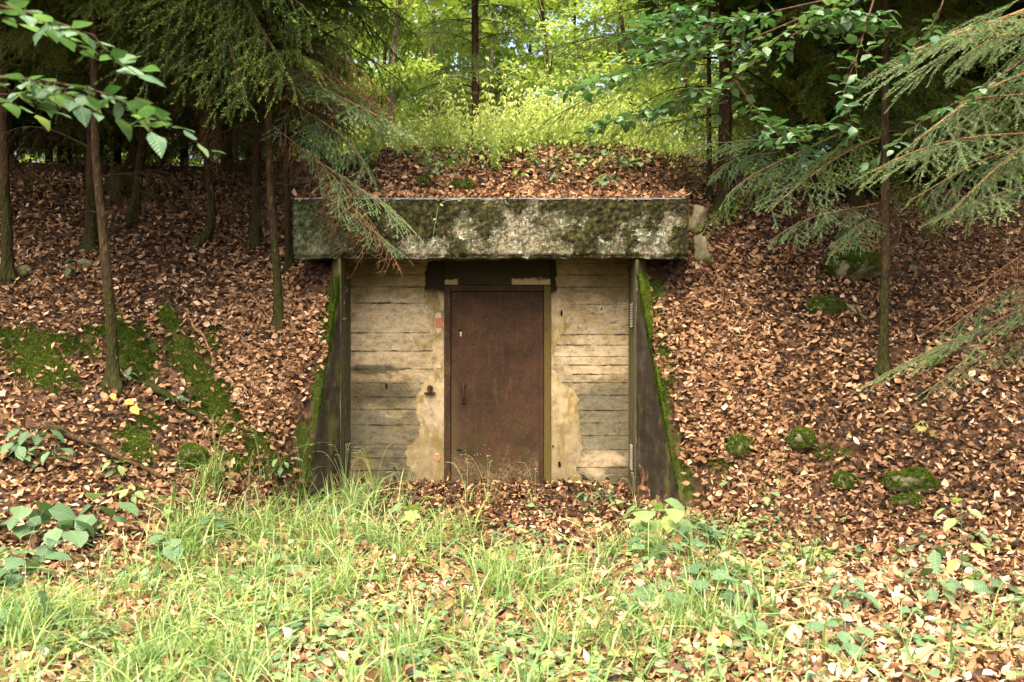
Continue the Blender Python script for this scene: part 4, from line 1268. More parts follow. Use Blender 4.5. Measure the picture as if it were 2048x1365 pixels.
def spruce(base, label, ht=12, r0=.07, ctrl=None, zl=1.5, zv=4.5, nb=18, bl=(.9, 1.6), keys=('green0', 'green1', 'green2', 'green3'), dead=(.5, 2.5, 6), crown=True, mat='bark', group=None, cscale=1.0, name='spruce_tree', azr=None):
    base = np.asarray(base, float)
    t = thing(name, base, label, 'tree', group)
    if ctrl is None:
        lean = rng.normal(0, .012, 2)
        ctrl = [(0, 0, -.25), (0, 0, 0)] + [(lean[0] * z + .02 * math.sin(z), lean[1] * z, z) for z in (1.2, 2.6, 4.5, ht)]
    pts = spline(ctrl, 26)
    zz = np.clip(pts[:, 2], 0, None)
    rad = r0 * np.clip(1 - zz / (ht * 1.08), .08, 1) * (1 + .55 * np.exp(-zz / .14))
    pts2 = spline(ctrl, 70); zz2 = np.clip(pts2[:, 2], 0, None)
    rad2 = r0 * np.clip(1 - zz2 / (ht * 1.08), .08, 1)
    SD = 14
    V_, F_ = tube(pts2, rad2, SD)
    ang_ = np.tile(np.arange(SD) * 2 * np.pi / SD, 70); zr = np.repeat(zz2, SD); sd_ = rng.uniform(0, 50)
    lobe = .5 + .5 * np.sin(ang_ * rng.integers(3, 5) + sd_)
    bk = (fnoise(np.cos(ang_) * 2.2 + sd_, np.sin(ang_) * 2.2 + zr * 3.2, 2.5, 5) - .5) * .34
    fac = 1 + bk + np.exp(-zr / .10) * (.35 + 1.25 * lobe)
    cen = np.repeat(pts2, SD, 0)
    V_ = cen + (V_ - cen) * fac[:, None]
    g = Geo(); g.add(V_, F_)
    # knots and stubs
    for q in range(7):
        i = rng.integers(2, 14); a = rng.uniform(0, 6.28)
        p = pts[i]; e = p + np.array([math.cos(a), math.sin(a), rng.uniform(-.2, .3)]) * rng.uniform(.06, .22)
        g.add(*tube([p, (p + e) / 2 + rng.normal(0, .01, 3), e], [.007, .005, .002], 4), .5)
    link('trunk', g.mesh('trunk', MAT[mat], True), t)
    def ax(z):
        return np.array([np.interp(z, pts[:, 2], pts[:, 0]), np.interp(z, pts[:, 2], pts[:, 1]), z])
    ga = rng.uniform(0, 6.28)
    for q in range(nb):
        z = zl + (zv - zl) * (q + rng.random() * .7) / nb
        ga += 2.4 + rng.normal(0, .25)
        a = ga if azr is None else rng.uniform(*azr)
        l = rng.uniform(*bl) * (1 - .3 * (z - zl) / max(.1, zv - zl))
        pitch = rng.uniform(-.35, .08)
        b = ax(z)
        tip = b + l * np.array([math.cos(a) * math.cos(pitch), math.sin(a) * math.cos(pitch), math.sin(pitch)])
        link('branch', BR[keys[rng.integers(0, len(keys))]], t, M=bmat(b, tip, 1.0, rng.normal(0, .2)))
    for q in range(dead[2]):
        z = rng.uniform(dead[0], dead[1]); a = rng.uniform(0, 6.28); l = rng.uniform(.4, 1.1)
        b = ax(z); tip = b + l * np.array([math.cos(a), math.sin(a), rng.uniform(-.7, .1)])
        link('dead_branch', BR['dead%d' % rng.integers(0, 4)], t, M=bmat(b, tip, 1, rng.normal(0, .5)))
    if crown:
        s = cscale
        o = link('crown', CROWN[rng.integers(0, 3)], t, loc=ax(zv))
        o.scale = (s, s, (ht - zv) / 9.0 * 1.05)
        o.rotation_euler = (0, 0, rng.uniform(0, 6.28))
    return t

def trunk_ctrl(base, pp, d, top):
    """control points of a bent trunk seen at the pixels pp, going on up to height top"""
    w = [P(px, py, d) - base for (px, py) in pp]
    last = w[-1]
    out = [np.array([0, 0, -.25]), np.array([0, 0, 0.0])] + w
    out.append(np.array([last[0] * 1.05, last[1], max(last[2] + 1, top * .6)]))
    out.append(np.array([last[0] * 1.1, last[1], top]))
    return out

# -- the thin trunks on the left bank, each one
def left_tree(bpx, bpy_, pp, r0, label, ht=9, **kw):
    b = hit(bpx, bpy_)
    d = b[1]
    kw.setdefault('nb', 8); kw.setdefault('zl', 2.0); kw.setdefault('zv', 3.8); kw.setdefault('dead', (.5, 2.2, 7))
    return spruce(b, label, ht, r0, trunk_ctrl(b, pp, d, ht), **kw)
T1 = left_tree(15, 560, [(14, 430), (8, 300)], .052, 'dark spruce trunk at the far left edge of the photo', mat='bark_mossy', dead=(.4, 1.6, 3), cscale=1.3)
T2 = left_tree(183, 500, [(184, 400), (186, 240)], .066, 'straight scaly spruce trunk under the beech leaves on the left', ht=10, cscale=1.3)
T3 = left_tree(228, 775, [(222, 640), (212, 530), (204, 440), (196, 360), (190, 230)], .05, 'mossy sapling trunk standing lowest on the left bank above the yellow leaves', ht=7, mat='bark_mossy', zl=3.0, dead=(1.2, 2.4, 4), nb=5)
T4 = left_tree(266, 440, [(273, 390), (283, 300), (287, 200)], .05, 'leaning mossy trunk with pale lichen patch beside the dark stump', mat='bark_mossy', cscale=1.3)
T5 = left_tree(395, 498, [(418, 465), (424, 410), (412, 300), (405, 180)], .04, 'thin spruce trunk with a crooked foot on the left bank', dead=(.6, 2.2, 8), cscale=1.3)
T6 = left_tree(512, 490, [(513, 400), (515, 280), (514, 160)], .045, 'reddish spruce trunk left of the bunker beam, third from the beam', dead=(.5, 2.0, 8), cscale=.5)
T7 = left_tree(557, 658, [(556, 590), (549, 480), (541, 390), (538, 240)], .04, 'moss-footed trunk nearest the bunker on the left, reaching lowest', mat='bark_mossy', ht=8, dead=(1.0, 2.4, 7), cscale=.5)
T8 = left_tree(579, 545, [(577, 470), (575, 400), (571, 250)], .036, 'slim reddish trunk touching the left end of the bunker beam', ht=8, dead=(.6, 2.0, 8), cscale=.5)

# -- right side
T9 = spruce(hit(1447, 432), 'dark spruce trunk right of the bunker beam with long drooping boughs', 12, .075, None, 2.2, 4.0, 10, bl=(.8, 1.3), dead=(.2, 1.8, 7), cscale=.5)
T10 = left_tree(1418, 405, [(1419, 330), (1418, 230)], .03, 'thin dark stem just left of the spruce trunk behind the beam', ht=6, nb=4, dead=(.3, 1.5, 5), cscale=.5)
T11 = left_tree(1766, 750, [(1768, 640), (1771, 520), (1770, 420), (1770, 300)], .046, 'thin mossy trunk standing low on the right bank', ht=8, mat='bark_mossy', zl=3.0, dead=(.9, 2.3, 6), nb=6)
b_ = np.array([6.4, 7.2, float(height(6.4, 7.2))])
T12 = spruce(b_, 'spruce beyond the right edge whose pale boughs reach into the photo', 12, .11, None, 4.5, 5.5, 4, dead=(2, 3, 1), cscale=.8)

# boughs placed where the photograph shows them
for root, key, a, b, wd_ in [
    # yellow-green and dark boughs hanging at the top left
    (T2, 'hang0', (300, -130, 8.4), (470, 225, 7.8), 1.1), (T2, 'hang1', (330, -110, 8.4), (560, 175, 7.9), 1.1), (T2, 'green3', (380, -90, 8.6), (625, 55, 7.9), 1.1),
    (T2, 'hang2', (250, -90, 8.8), (345, 160, 8.3), 1.1), (T2, 'hang1', (180, -100, 9.2), (225, 90, 8.8), 1.0), (T5, 'hang0', (420, -70, 9.0), (425, 205, 8.5), 1.1),
    (T6, 'green2', (514, -40, 9.8), (690, 60, 9.2), 1.1),
    (T1, 'hang0', (20, -60, 9.6), (110, 130, 9.2), 1.1), (T1, 'hang2', (10, 20, 9.7), (90, 230, 9.3), 1.0), (T4, 'hang1', (285, 40, 10.6), (210, 250, 10.2), 1.0), (T4, 'hang2', (285, 0, 10.6), (360, 200, 10), 1.0),
    # blue-green boughs falling over the left end of the beam
    (T6, 'blue1', (516, 120, 9.9), (770, 245, 9.2), .9), (T7, 'blue0', (540, 150, 9.3), (835, 285, 8.9), .8), (T8, 'blue2', (572, 190, 9.4), (740, 370, 9.0), .9),
    (T8, 'blue1', (600, 300, 9.3), (822, 475, 8.75), .62), (T8, 'blue0', (640, 390, 9.1), (812, 520, 8.8), .5),
    # dark boughs left of the glade
    (T6, 'green1', (515, -90, 10.2), (830, 45, 10.4), 1.0), (T6, 'green0', (516, -40, 10.4), (815, 125, 10.5), 1.0), (T8, 'green3', (570, 30, 10.6), (815, 190, 10.7), 1.0), (T8, 'hang0', (570, -70, 10.2), (760, 110, 10.4), 1.1),
    (T8, 'hang1', (600, -60, 10.9), (840, 100, 11.1), 1.1),
    # rust-brown dead fans
    (T8, 'orange0', (575, 85, 9.8), (795, 235, 9.5), 1.0), (T7, 'orange1', (545, 105, 9.7), (765, 275, 9.3), .9), (T8, 'orange2', (574, 150, 9.6), (750, 225, 9.3), 1.0), (T8, 'orange1', (640, 360, 9.25), (795, 560, 8.8), .7),
    (T8, 'orange0', (620, 330, 9.3), (760, 480, 8.9), .7), (T7, 'orange2', (545, 250, 9.3), (700, 420, 9.0), .6), (T7, 'dead1', (545, 300, 9.3), (740, 440, 9.0), .8), (T6, 'dead2', (514, 250, 9.9), (700, 400, 9.3), .8),
    (T5, 'orange1', (405, 120, 9.8), (430, 360, 9.5), .5), (T5, 'dead3', (405, 150, 9.8), (300, 330, 9.4), .8), (T4, 'dead0', (287, 180, 10.5), (390, 330, 10.0), .9),
    # deep-shade boughs closing the upper corners
    (T1, 'hang1', (14, -80, 10.2), (-90, 140, 9.9), 1.2), (T1, 'far0', (14, 60, 10.4), (160, 150, 10.8), 1.2), (T1, 'far1', (14, -40, 10.6), (190, 40, 11.0), 1.3), (T2, 'far2', (185, -30, 10.4), (20, 90, 10.9), 1.3), (T2, 'far0', (185, 40, 10.6), (330, 130, 11.2), 1.3),
    (T2, 'far1', (185, -60, 10.8), (60, 20, 11.3), 1.3), (T4, 'far2', (286, -40, 11.2), (440, 80, 11.6), 1.3), (T4, 'far0', (286, 60, 11.2), (130, 170, 11.8), 1.2), (T4, 'far1', (286, 20, 11.3), (420, 190, 11.8), 1.2), (T5, 'far2', (408, 40, 10.4), (250, 170, 10.9), 1.2), (T5, 'far0', (408, -30, 10.5), (540, 110, 11.0), 1.2),
    (T9, 'far0', (1447, -20, 11.2), (1640, 60, 11.6), 1.2), (T9, 'far1', (1447, 60, 11.2), (1660, 170, 11.8), 1.2), (T9, 'far2', (1447, 130, 11.2), (1620, 250, 11.7), 1.2), (T11, 'far1', (1770, 20, 9.8), (1960, 110, 10.4), 1.2), (T11, 'far0', (1770, 90, 9.8), (1590, 210, 10.4), 1.2),
    (T11, 'far2', (1770, -30, 9.9), (1600, 60, 10.5), 1.2), (T11, 'far0', (1770, 150, 9.8), (1960, 240, 10.3), 1.2), (T11, 'far1', (1770, 180, 9.7), (1640, 290, 10.2), 1.1), (T11, 'hang2', (1770, -60, 9.6), (1880, 60, 9.9), 1.2),
    (T12, 'near1', (2240, 20, 6.6), (1930, 120, 6.0), .9), (T12, 'near2', (2240, 260, 6.9), (1820, 395, 6.5), .8),
    # long boughs of the spruce right of the beam
    (T9, 'green1', (1447, 120, 10.8), (1075, 245, 10.3), .75), (T9, 'green2', (1447, 60, 10.9), (1030, 115, 11.4), .7), (T9, 'hang0', (1447, 185, 10.8), (1215, 255, 10.2), .8), (T9, 'green0', (1447, 20, 10.9), (1150, 60, 11.2), .8),
    (T9, 'hang2', (1447, -60, 10.9), (1230, 30, 11.0), 1.0), (T9, 'green3', (1447, 230, 10.8), (1300, 275, 10.1), 1.0), (T9, 'hang1', (1447, -40, 11), (1330, 120, 10.4), 1.0),
    (T9, 'blue0', (1620, 290, 9.6), (1375, 300, 9.2), .8), (T9, 'blue1', (1680, 270, 9.4), (1450, 405, 9.0), .8), (T9, 'green1', (1640, 310, 9.5), (1395, 450, 9.1), .7), (T9, 'blue2', (1560, 300, 9.6), (1420, 360, 9.2), .9),
    (T11, 'blue0', (1768, 280, 9.2), (1530, 430, 8.7), .9), (T11, 'blue2', (1770, 400, 9.1), (1540, 490, 8.7), .7), (T11, 'green2', (1770, 240, 9.2), (1610, 370, 8.8), 1.0), (T11, 'blue1', (1768, 420, 9.1), (1660, 520, 8.7), .8),
    (T11, 'green0', (1772, 260, 9.2), (1960, 350, 9.0), 1.0), (T11, 'hang1', (1772, 330, 9.2), (1880, 470, 9.0), 1.0), (T11, 'dead1', (1772, 450, 9.1), (1960, 560, 8.8), 1.0), (T11, 'dead2', (1770, 500, 9.1), (1900, 640, 8.8), .9),
    # pale boughs reaching in from the right edge
    (T12, 'near0', (2230, -60, 6.6), (1745, 165, 5.8), .8), (T12, 'near1', (2200, 20, 6.6), (1850, 100, 5.9), .8), (T12, 'near2', (2230, 90, 6.6), (1800, 300, 5.9), .8), (T12, 'near0', (2230, 160, 6.7), (1930, 215, 5.9), .9),
    (T12, 'near1', (2240, 240, 6.7), (1755, 348, 6.0), .8), (T12, 'near2', (2240, 200, 6.7), (1900, 420, 6.1), .8), (T12, 'near0', (2240, 300, 6.7), (1870, 455, 6.2), .7), 
    (T12, 'near2', (2240, 480, 6.9), (1850, 690, 6.8), .6), (T12, 'near0', (2240, 520, 6.9), (1725, 785, 7.0), .55), (T12, 'near1', (2240, 600, 6.9), (1850, 790, 7.0), .6), (T12, 'orange1', (2240, 420, 6.8), (1930, 610, 6.6), .7),
    (T12, 'dead0', (2240, 380, 6.8), (1900, 520, 6.6), .8), (T12, 'dead3', (2240, 560, 6.8), (1960, 720, 6.8), .8), (T12, 'near2', (2240, 60, 6.4), (1960, 40, 6.0), .9),
]:
    add_branch(root, key, P(*a), P(*b), wd_, rng.normal(0, .15))

# -- the shaded woods to both sides
def wood(n, xr0, xr1, d0, d1, label, group, sep=1.15, seed=0):
    r = np.random.default_rng(seed)
    pts = []
    tries = 0
    while len(pts) < n and tries < 5000:
        tries += 1
        d = r.uniform(d0, d1)
        x = r.uniform(xr0, xr1)
        if abs(x) < 3.0 + (d - 11) * .2: continue
        if any((x - a) ** 2 + (d - b) ** 2 < sep ** 2 for a, b in pts): continue
        pts.append((x, d))
    for (x, d) in pts:
        zf = H + 640 * d / F - float(height(min(max(x, -9), 9), d)) + .7
        spruce((x, d, float(height(min(max(x, -9), 9), d))), label, r.uniform(11, 15), r.uniform(.05, .10), None, r.uniform(.45, 1.2), zf, int(r.uniform(30, 40)) if d < 17 else int(r.uniform(20, 28)), bl=(1.1, 2.0), keys=('far0', 'far1', 'far2', 'far1', 'hang2'),
               dead=(.3, 1.8, 5), group=group, cscale=r.uniform(.85, 1.1) * (.62 if abs(x) < 4.4 + (d - 11) * .2 else 1))
wood(25, -12, -2.2, 12.2, 22, 'dark spruce in the deep shade of the wood left of the glade', 'spruces in the dark wood on the left', seed=5)
wood(24, 2.4, 12, 12.0, 22, 'dark spruce in the deep shade of the wood right of the glade', 'spruces in the dark wood on the right', seed=9)

# -- the lone spruce in the glade
d_ = 17.0
x_ = (950 - PX0) * d_ / F
TC_ = spruce((x_, d_, float(height(x_, d_))), 'lone spruce with a straight brown trunk in the middle of the bright glade', 11, .075, [(0, 0, -.3), (0, 0, 0), (0.01, 0, 1.5), (0, 0, 3), (.01, 0, 6), (0, 0, 11)], .7, 4.4, 34, bl=(1.1, 1.7), keys=('green0', 'green2', 'far0', 'hang1'), dead=(.3, 1.5, 3), cscale=.5)

# -- beech trees: limbs with single leaves
BL = []
for i, (w, c, f) in enumerate([(.62, .25, .12), (.66, .4, -.1), (.58, .15, .2), (.64, .5, .05)]):
    g = Geo(); V, Fc = leaf_tpl(1, w, 5, f, c, .14, .8, 40 + i); g.add(V, Fc, .45); BL.append((g.mesh('leaf', MAT['beech'], True), (V, Fc)))
def beech(name_label, base, top_z, r0, limbs, leaf_len, cap=300, cat='tree'):
    base = np.asarray(base, float)
    t = thing('beech_tree', base, name_label, cat)
    g = Geo(); pts = spline([(0, 0, -.3), (0, 0, 0), (.03, .02, top_z * .4), (0, .05, top_z)], 14)
    g.add(*tube(pts, r0 * np.linspace(1.15, .5, 14), 10))
    link('trunk', g.mesh('trunk', MAT['bark_pale'], True), t)
    cnt = 0
    rest = Geo()
    for (ctrl, ntw, tl, rr) in limbs:
        w = np.array([P(*q) for q in ctrl]) - base
        main = spline(w, 20)
        g = Geo(); g.add(*tube(main, np.linspace(rr, .0022, 20), 6))
        leaves = []
        for q in range(ntw):
            u = .25 + .75 * (q + rng.uniform(0, .8)) / ntw
            i = min(int(u * 19), 18)
            p = main[i]
            tg = main[i + 1] - main[i]
            tg = tg / np.linalg.norm(tg)
            hor = np.cross([0, 0, 1.0], tg); hor /= np.linalg.norm(hor) + 1e-9
            sd = 1 if q % 2 else -1
            a = rng.uniform(.5, 1.0)
            dv = tg * math.cos(a) + sd * hor * math.sin(a) + np.array([0, 0, rng.uniform(-.22, .1)])
            dv /= np.linalg.norm(dv)
            l = tl * rng.uniform(.5, 1.15)
            tw = p + dv * l * np.linspace(0, 1, 5)[:, None] + np.array([0, 0, -.12 * l]) * (np.linspace(0, 1, 5) ** 2)[:, None]
            tw[1:4] += rng.normal(0, .006, (3, 3))
            g.add(*tube(tw, np.linspace(.0026, .001, 5), 4))
            nl = max(2, int(l / (leaf_len * .52)))
            for m in range(nl + 1):
                uu = (m + .6) / (nl + .6) if m < nl else 1.0
                j = min(int(uu * 4), 3)
                pp = tw[j] + (tw[j + 1] - tw[j]) * (uu * 4 - j)
                h2 = np.cross([0, 0, 1.0], dv); h2 /= np.linalg.norm(h2) + 1e-9
                aa = (.85 if m < nl else 0) * (1 if m % 2 else -1) + rng.normal(0, .18)
                ld = dv * math.cos(aa) + h2 * math.sin(aa)
                leaves.append((pp, math.atan2(ld[1], ld[0]), dv[2]))
        br = link('branch', g.mesh('branch', MAT['twig_dark'], True), t)
        for (pp, yaw, dz) in leaves:
            M3 = frames(np.array([[0, 0, 1.0]]) + rng.normal(0, .30, (1, 3)), np.array([yaw]), np.array([rng.normal(-.15, .25)]))[0] * leaf_len * rng.uniform(.65, 1.15)
            b_i = rng.integers(0, len(BL))
            if cnt < cap:
                link('leaf', BL[b_i][0], br, M=Matrix([[*M3[i], pp[i]] for i in range(3)] + [[0, 0, 0, 1]]))
                cnt += 1
            else:
                rest.inst(BL[b_i][1], M3[None], pp[None], np.array([rng.uniform(.2, .7)]))
    if rest.n:
        tag(link('foliage', rest.mesh('foliage', MAT['beech'], True), t), kind='stuff')
    return t
bR = np.array([5.6, 6.6, float(height(5.6, 6.6))])
beech('beech whose glossy leafy boughs spread across the upper right', bR, 7.5, .09, [
    ([(2350, -300, 6.4), (1850, -70, 5.8), (1640, 20, 5.8), (1500, 130, 6.0), (1395, 225, 6.1)], 20, .38, .014),
    ([(1640, 20, 5.8), (1480, 85, 6.0), (1300, 130, 6.1), (1165, 172, 6.2)], 24, .36, .007),
    ([(1700, -10, 5.8), (1520, 30, 6.0), (1400, 60, 6.1), (1290, 105, 6.2)], 24, .36, .007),
    ([(1500, 130, 6.0), (1400, 180, 6.05), (1290, 225, 6.1), (1200, 248, 6.1)], 17, .34, .006),
    ([(1470, 160, 6.0), (1510, 215, 5.9), (1560, 255, 5.8), (1640, 250, 5.7)], 15, .3, .005),
    ([(1760, -40, 5.7), (1735, 40, 5.6), (1715, 110, 5.5), (1690, 180, 5.5), (1695, 245, 5.5)], 12, .22, .006),
    ([(1900, -60, 5.6), (1880, 20, 5.6), (1840, 80, 5.6), (1790, 110, 5.6)], 5, .22, .006),
    ([(1560, 80, 5.9), (1640, 50, 5.8), (1720, 30, 5.7)], 14, .3, .006),
    ([(2200, 0, 5.8), (1990, 160, 5.7), (1850, 240, 5.7), (1770, 300, 5.7)], 9, .22, .006),
    ([(1480, -40, 6.2), (1380, 20, 6.3), (1310, 40, 6.3)], 18, .36, .006),
], .080, 300)
bL = np.array([-2.6, 3.6, float(height(-2.6, 3.6))])
beech('young beech at the left edge with two sprays of large green leaves', bL, 4.2, .04, [
    ([(-420, 60, 3.6), (-120, 140, 3.1), (60, 160, 2.95), (200, 185, 2.9), (325, 235, 2.85)], 13, .26, .008),
    ([(-400, -60, 3.4), (-150, -10, 2.9), (10, 15, 2.75), (110, 45, 2.7), (160, 62, 2.7)], 10, .24, .008),
    ([(-420, 150, 3.5), (-150, 180, 3.2), (0, 190, 3.1), (110, 185, 3.05)], 7, .2, .006),
], .077, 200)

# -- broadleaved wood behind the glade
def cloud_geo(seed, n, blobs, sz, flat=.5):
    r = np.random.default_rng(seed)
    g = Geo()
    wt = np.array([b[3] * b[4] * b[5] for b in blobs]); wt = wt ** .75; wt /= wt.sum()
    k_ = r.choice(len(blobs), n, p=wt)
    B = np.array(blobs)[k_]
    v = r.normal(0, 1, (n, 3)); v /= np.linalg.norm(v, axis=1)[:, None]
    rad = r.random(n) ** .5
    p = B[:, :3] + v * rad[:, None] * B[:, 3:6]
    nr = np.stack([r.normal(0, flat, n), r.normal(0, flat, n), np.ones(n)], 1)
    M = frames(nr, r.uniform(0, 6.28, n), r.normal(-.2, .3, n)) * (sz * r.uniform(.6, 1.3, n))[:, None, None]
    tpl = (np.array([[0, 0, 0], [.5, .32, .04], [1, 0, -.12], [.5, -.32, .04]], float), np.array([[0, 2, 1], [0, 3, 2]]))
    g.inst(tpl, M, p, np.clip(r.normal(.5, .22, n), 0, 1))
    return g
CL = []
for i in range(3):
    r = np.random.default_rng(500 + i)
    bl = []
    for q in range(26):
        z = r.uniform(.6, 9); a = r.uniform(0, 6.28); rr = r.uniform(.2, 1.9) * (1 - abs(z - 4.5) / 9)
        bl.append((rr * math.cos(a), rr * math.sin(a), z, r.uniform(.5, 1.1), r.uniform(.5, 1.1), r.uniform(.18, .4)))
    CL.append((cloud_geo(510 + i, 7000, bl, .13).mesh('crown', MAT['decid']), bl))
for i, (x, d, r0, mat, lab) in enumerate([
    (-2.9, 24.5, .13, 'bark_pale', 'pale-barked beech left of the lone spruce behind the glade'), (-2.15, 27, .10, 'bark_pale', 'slender pale trunk close beside the pale-barked beech behind the glade'),
    (-5.6, 23, .09, 'bark', 'bushy broadleaved tree behind the glade left of the pale beech'), (.9, 25, .07, 'bark', 'slim broadleaved tree right of the lone spruce'),
    (2.6, 23.5, .09, 'bark', 'leafy tree behind the glade under the long spruce boughs'), (4.6, 26, .10, 'bark', 'broadleaved tree glimpsed behind the right hand spruces'),
    (-9, 26, .1, 'bark', 'bright leafy tree glimpsed through the dark wood far left'), (8.6, 25, .1, 'bark', 'bright leafy tree glimpsed through the dark wood far right'), (-.6, 29, .11, 'bark_pale', 'distant pale trunk directly behind the lone spruce'),
    (-1.6, 31, .09, 'bark', 'distant leafy tree just left of the lone spruce'), (-3.9, 30, .09, 'bark', 'distant leafy tree behind the pale-barked beech'), (1.8, 31, .09, 'bark', 'distant leafy tree behind the long spruce boughs'), (3.6, 30, .09, 'bark', 'distant leafy tree behind the dark trunk right of the beam'),
    (-1.0, 34, .12, 'bark', 'tall far broadleaved tree in the gap left of the lone spruce'), (.6, 36, .12, 'bark', 'tall far broadleaved tree in the gap right of the lone spruce'), (-3.4, 35, .12, 'bark', 'tall far broadleaved tree seen past the drooping left boughs'), (2.8, 35, .12, 'bark', 'tall far broadleaved tree seen between the long right boughs'), (-5.6, 33, .12, 'bark', 'tall far broadleaved tree at the left end of the bright gap'), (5.4, 34, .12, 'bark', 'tall far broadleaved tree at the right end of the bright gap')]):
    b = np.array([x, d, float(height(x, d))])
    t = thing('broadleaf_tree', b, lab, 'tree')
    me, bl = CL[i % 3]
    g = Geo(); pts = spline([(0, 0, -.3), (0, 0, 0), (rng.normal(0, .08), 0, 3), (rng.normal(0, .15), 0, 6), (rng.normal(0, .2), 0, 11)], 18)
    g.add(*tube(pts, np.linspace(r0, r0 * .3, 18), 8))
    a = rng.uniform(0, 6.28)
    for (bx_, by_, bz_, *_r) in bl[:14]:
        z0 = max(.4, bz_ - 1.0); p0 = np.array([np.interp(z0, pts[:, 2], pts[:, 0]), 0, z0])
        q1 = np.array([bx_ * math.cos(a) - by_ * math.sin(a), bx_ * math.sin(a) + by_ * math.cos(a), bz_])
        g.add(*tube(spline([p0, (p0 + q1) / 2 + [0, 0, .15], q1], 6), np.linspace(.022, .005, 6), 4))
    link('trunk', g.mesh('trunk', MAT[mat], True), t)
    o = link('crown', me, t)
    o.rotation_euler = (0, 0, a)
    if d > 29.5: o.scale = (1.35, 1.35, 1.3)
far_bl = [(x, rng.uniform(27, 42), 3.8 + 16 * rng.random() ** 1.9, rng.uniform(1.2, 2.6), rng.uniform(1.2, 2.4), rng.uniform(.5, 1.3)) for x in np.linspace(-36, 36, 560)]
tag(link('far_wood', cloud_geo(77, 160000, far_bl, .37).mesh('far_wood', MAT['decid'])), 'bright green broadleaved wood far behind the glade', 'far wood', kind='stuff')

# ------------------------------------------------------------------ undergrowth of the glade
def herb_geo(seed, h=1.0, pairs=8, ll=.12, w=.45, top=True):
    r = np.random.default_rng(seed)
    g = Geo()
    st = spline([(0, 0, -.03), (.02 * h, .01, .5 * h), (.06 * h * r.normal(), .05 * h * r.normal(), h)], 7)
    g.add(*tube(st, np.linspace(.005, .002, 7), 3), .3)
    tpl = leaf_tpl(1, w, 2, .2, .7, .1, .75, seed)
    for q in range(pairs):
        u = .2 + .78 * q / max(1, pairs - 1)
        p = np.array([np.interp(u * h, st[:, 2], st[:, 0]), np.interp(u * h, st[:, 2], st[:, 1]), u * h])
        for s_ in (0, math.pi):
            a = q * 1.57 + s_ + r.normal(0, .25)
            sc_ = ll * (1.15 - .75 * u) * r.uniform(.8, 1.2)
            M = frames(np.array([[.35 * math.cos(a), .35 * math.sin(a), 1]]) + r.normal(0, .12, (1, 3)), np.array([a]), np.array([-.15 + r.normal(0, .15)])) * sc_
            g.inst(tpl, M, p[None], np.array([np.clip(.35 + .5 * u + r.normal(0, .12), 0, 1)]))
    return g
HB = [herb_geo(600 + i, 1.0, 7 + i % 3, .15 + .03 * (i % 2), .42 + .05 * (i % 3)) for i in range(5)]
HBT = [(np.concatenate(h.V), np.concatenate(h.Fc), np.concatenate(h.T)) for h in HB]
HBM = [h.mesh('herb_plant', MAT['glade']) for h in HB]
g = Geo()
for i, (V, Fc, T) in enumerate(HBT):
    N = 300
    x, d = rng.uniform(-8, 8, N), 11.5 + rng.random(N) ** 1.1 * 12
    wgt = np.exp(-(x / (2.6 + .1 * (d - 12))) ** 2) + .35
    kp = rng.random(N) < wgt
    x, d = x[kp], d[kp]
    z = height(x, d)
    s_ = (.45 + 1.25 * np.clip(fnoise(x, d, .8, 91, 2) - .18, 0, 1)) * (rng.uniform(.35, .85, len(x)) + .40 * np.exp(-(x / 2) ** 2)) * np.clip((d - 10.9) / 2.2, .3, 1) * np.where(np.abs(x) > 1.9, np.clip((d - 12) / 2, 0.15, 1), 1)
    a = rng.uniform(0, 6.28, len(x))
    M = np.zeros((len(x), 3, 3)); M[:, 0, 0] = np.cos(a); M[:, 0, 1] = -np.sin(a); M[:, 1, 0] = np.sin(a); M[:, 1, 1] = np.cos(a); M[:, 2, 2] = 1
    M = M * s_[:, None, None]
    g.inst((V, Fc), M, np.stack([x, d, z], 1), rng.normal(-.02, .12, len(x)) + .7 * (fnoise(x, d, .9, 63) - .5), 0, T)
for i, (V, Fc, T) in enumerate(HBT):
    N = 95
    x, d = rng.normal(.35, .95, N), rng.uniform(11.0, 13.2, N)
    kp = (np.abs(x - .2) < 2.0) & (fnoise(x, d, 2.0, 19) + .25 * sstep(11, 12.5, d) > .5)
    x, d = x[kp], d[kp]
    s_ = rng.uniform(.28, .55, len(x)) * (1 + .5 * sstep(11.3, 13, d))
    a = rng.uniform(0, 6.28, len(x))
    M = np.zeros((len(x), 3, 3)); M[:, 0, 0] = np.cos(a); M[:, 0, 1] = -np.sin(a); M[:, 1, 0] = np.sin(a); M[:, 1, 1] = np.cos(a); M[:, 2, 2] = 1
    g.inst((V, Fc), M * s_[:, None, None], np.stack([x, d, height(x, d)], 1), rng.normal(-.22, .14, len(x)) + .2 * sstep(11.3, 12.8, d), 0, T)
tag(link('undergrowth', g.mesh('undergrowth', MAT['glade'])), 'sunlit yellow-green undergrowth filling the glade above the bunker', 'undergrowth', kind='stuff')
grp = 'leafy herbs along the front of the sunlit glade'
for q in range(34):
    px = rng.uniform(640, 1330)
    d = rng.uniform(11.2, 12.6)
    x = (px - PX0) * d / F
    o = link('herb_plant', HBM[q % 5], None, loc=(x, d, float(height(x, d))))
    s_ = rng.uniform(.35, .8); o.scale = (s_, s_, s_); o.rotation_euler = (rng.normal(0, .1), rng.normal(0, .1), rng.uniform(0, 6.28))
    tag(o, 'bright leafy herb at the front edge of the sunlit glade', 'plant', grp)

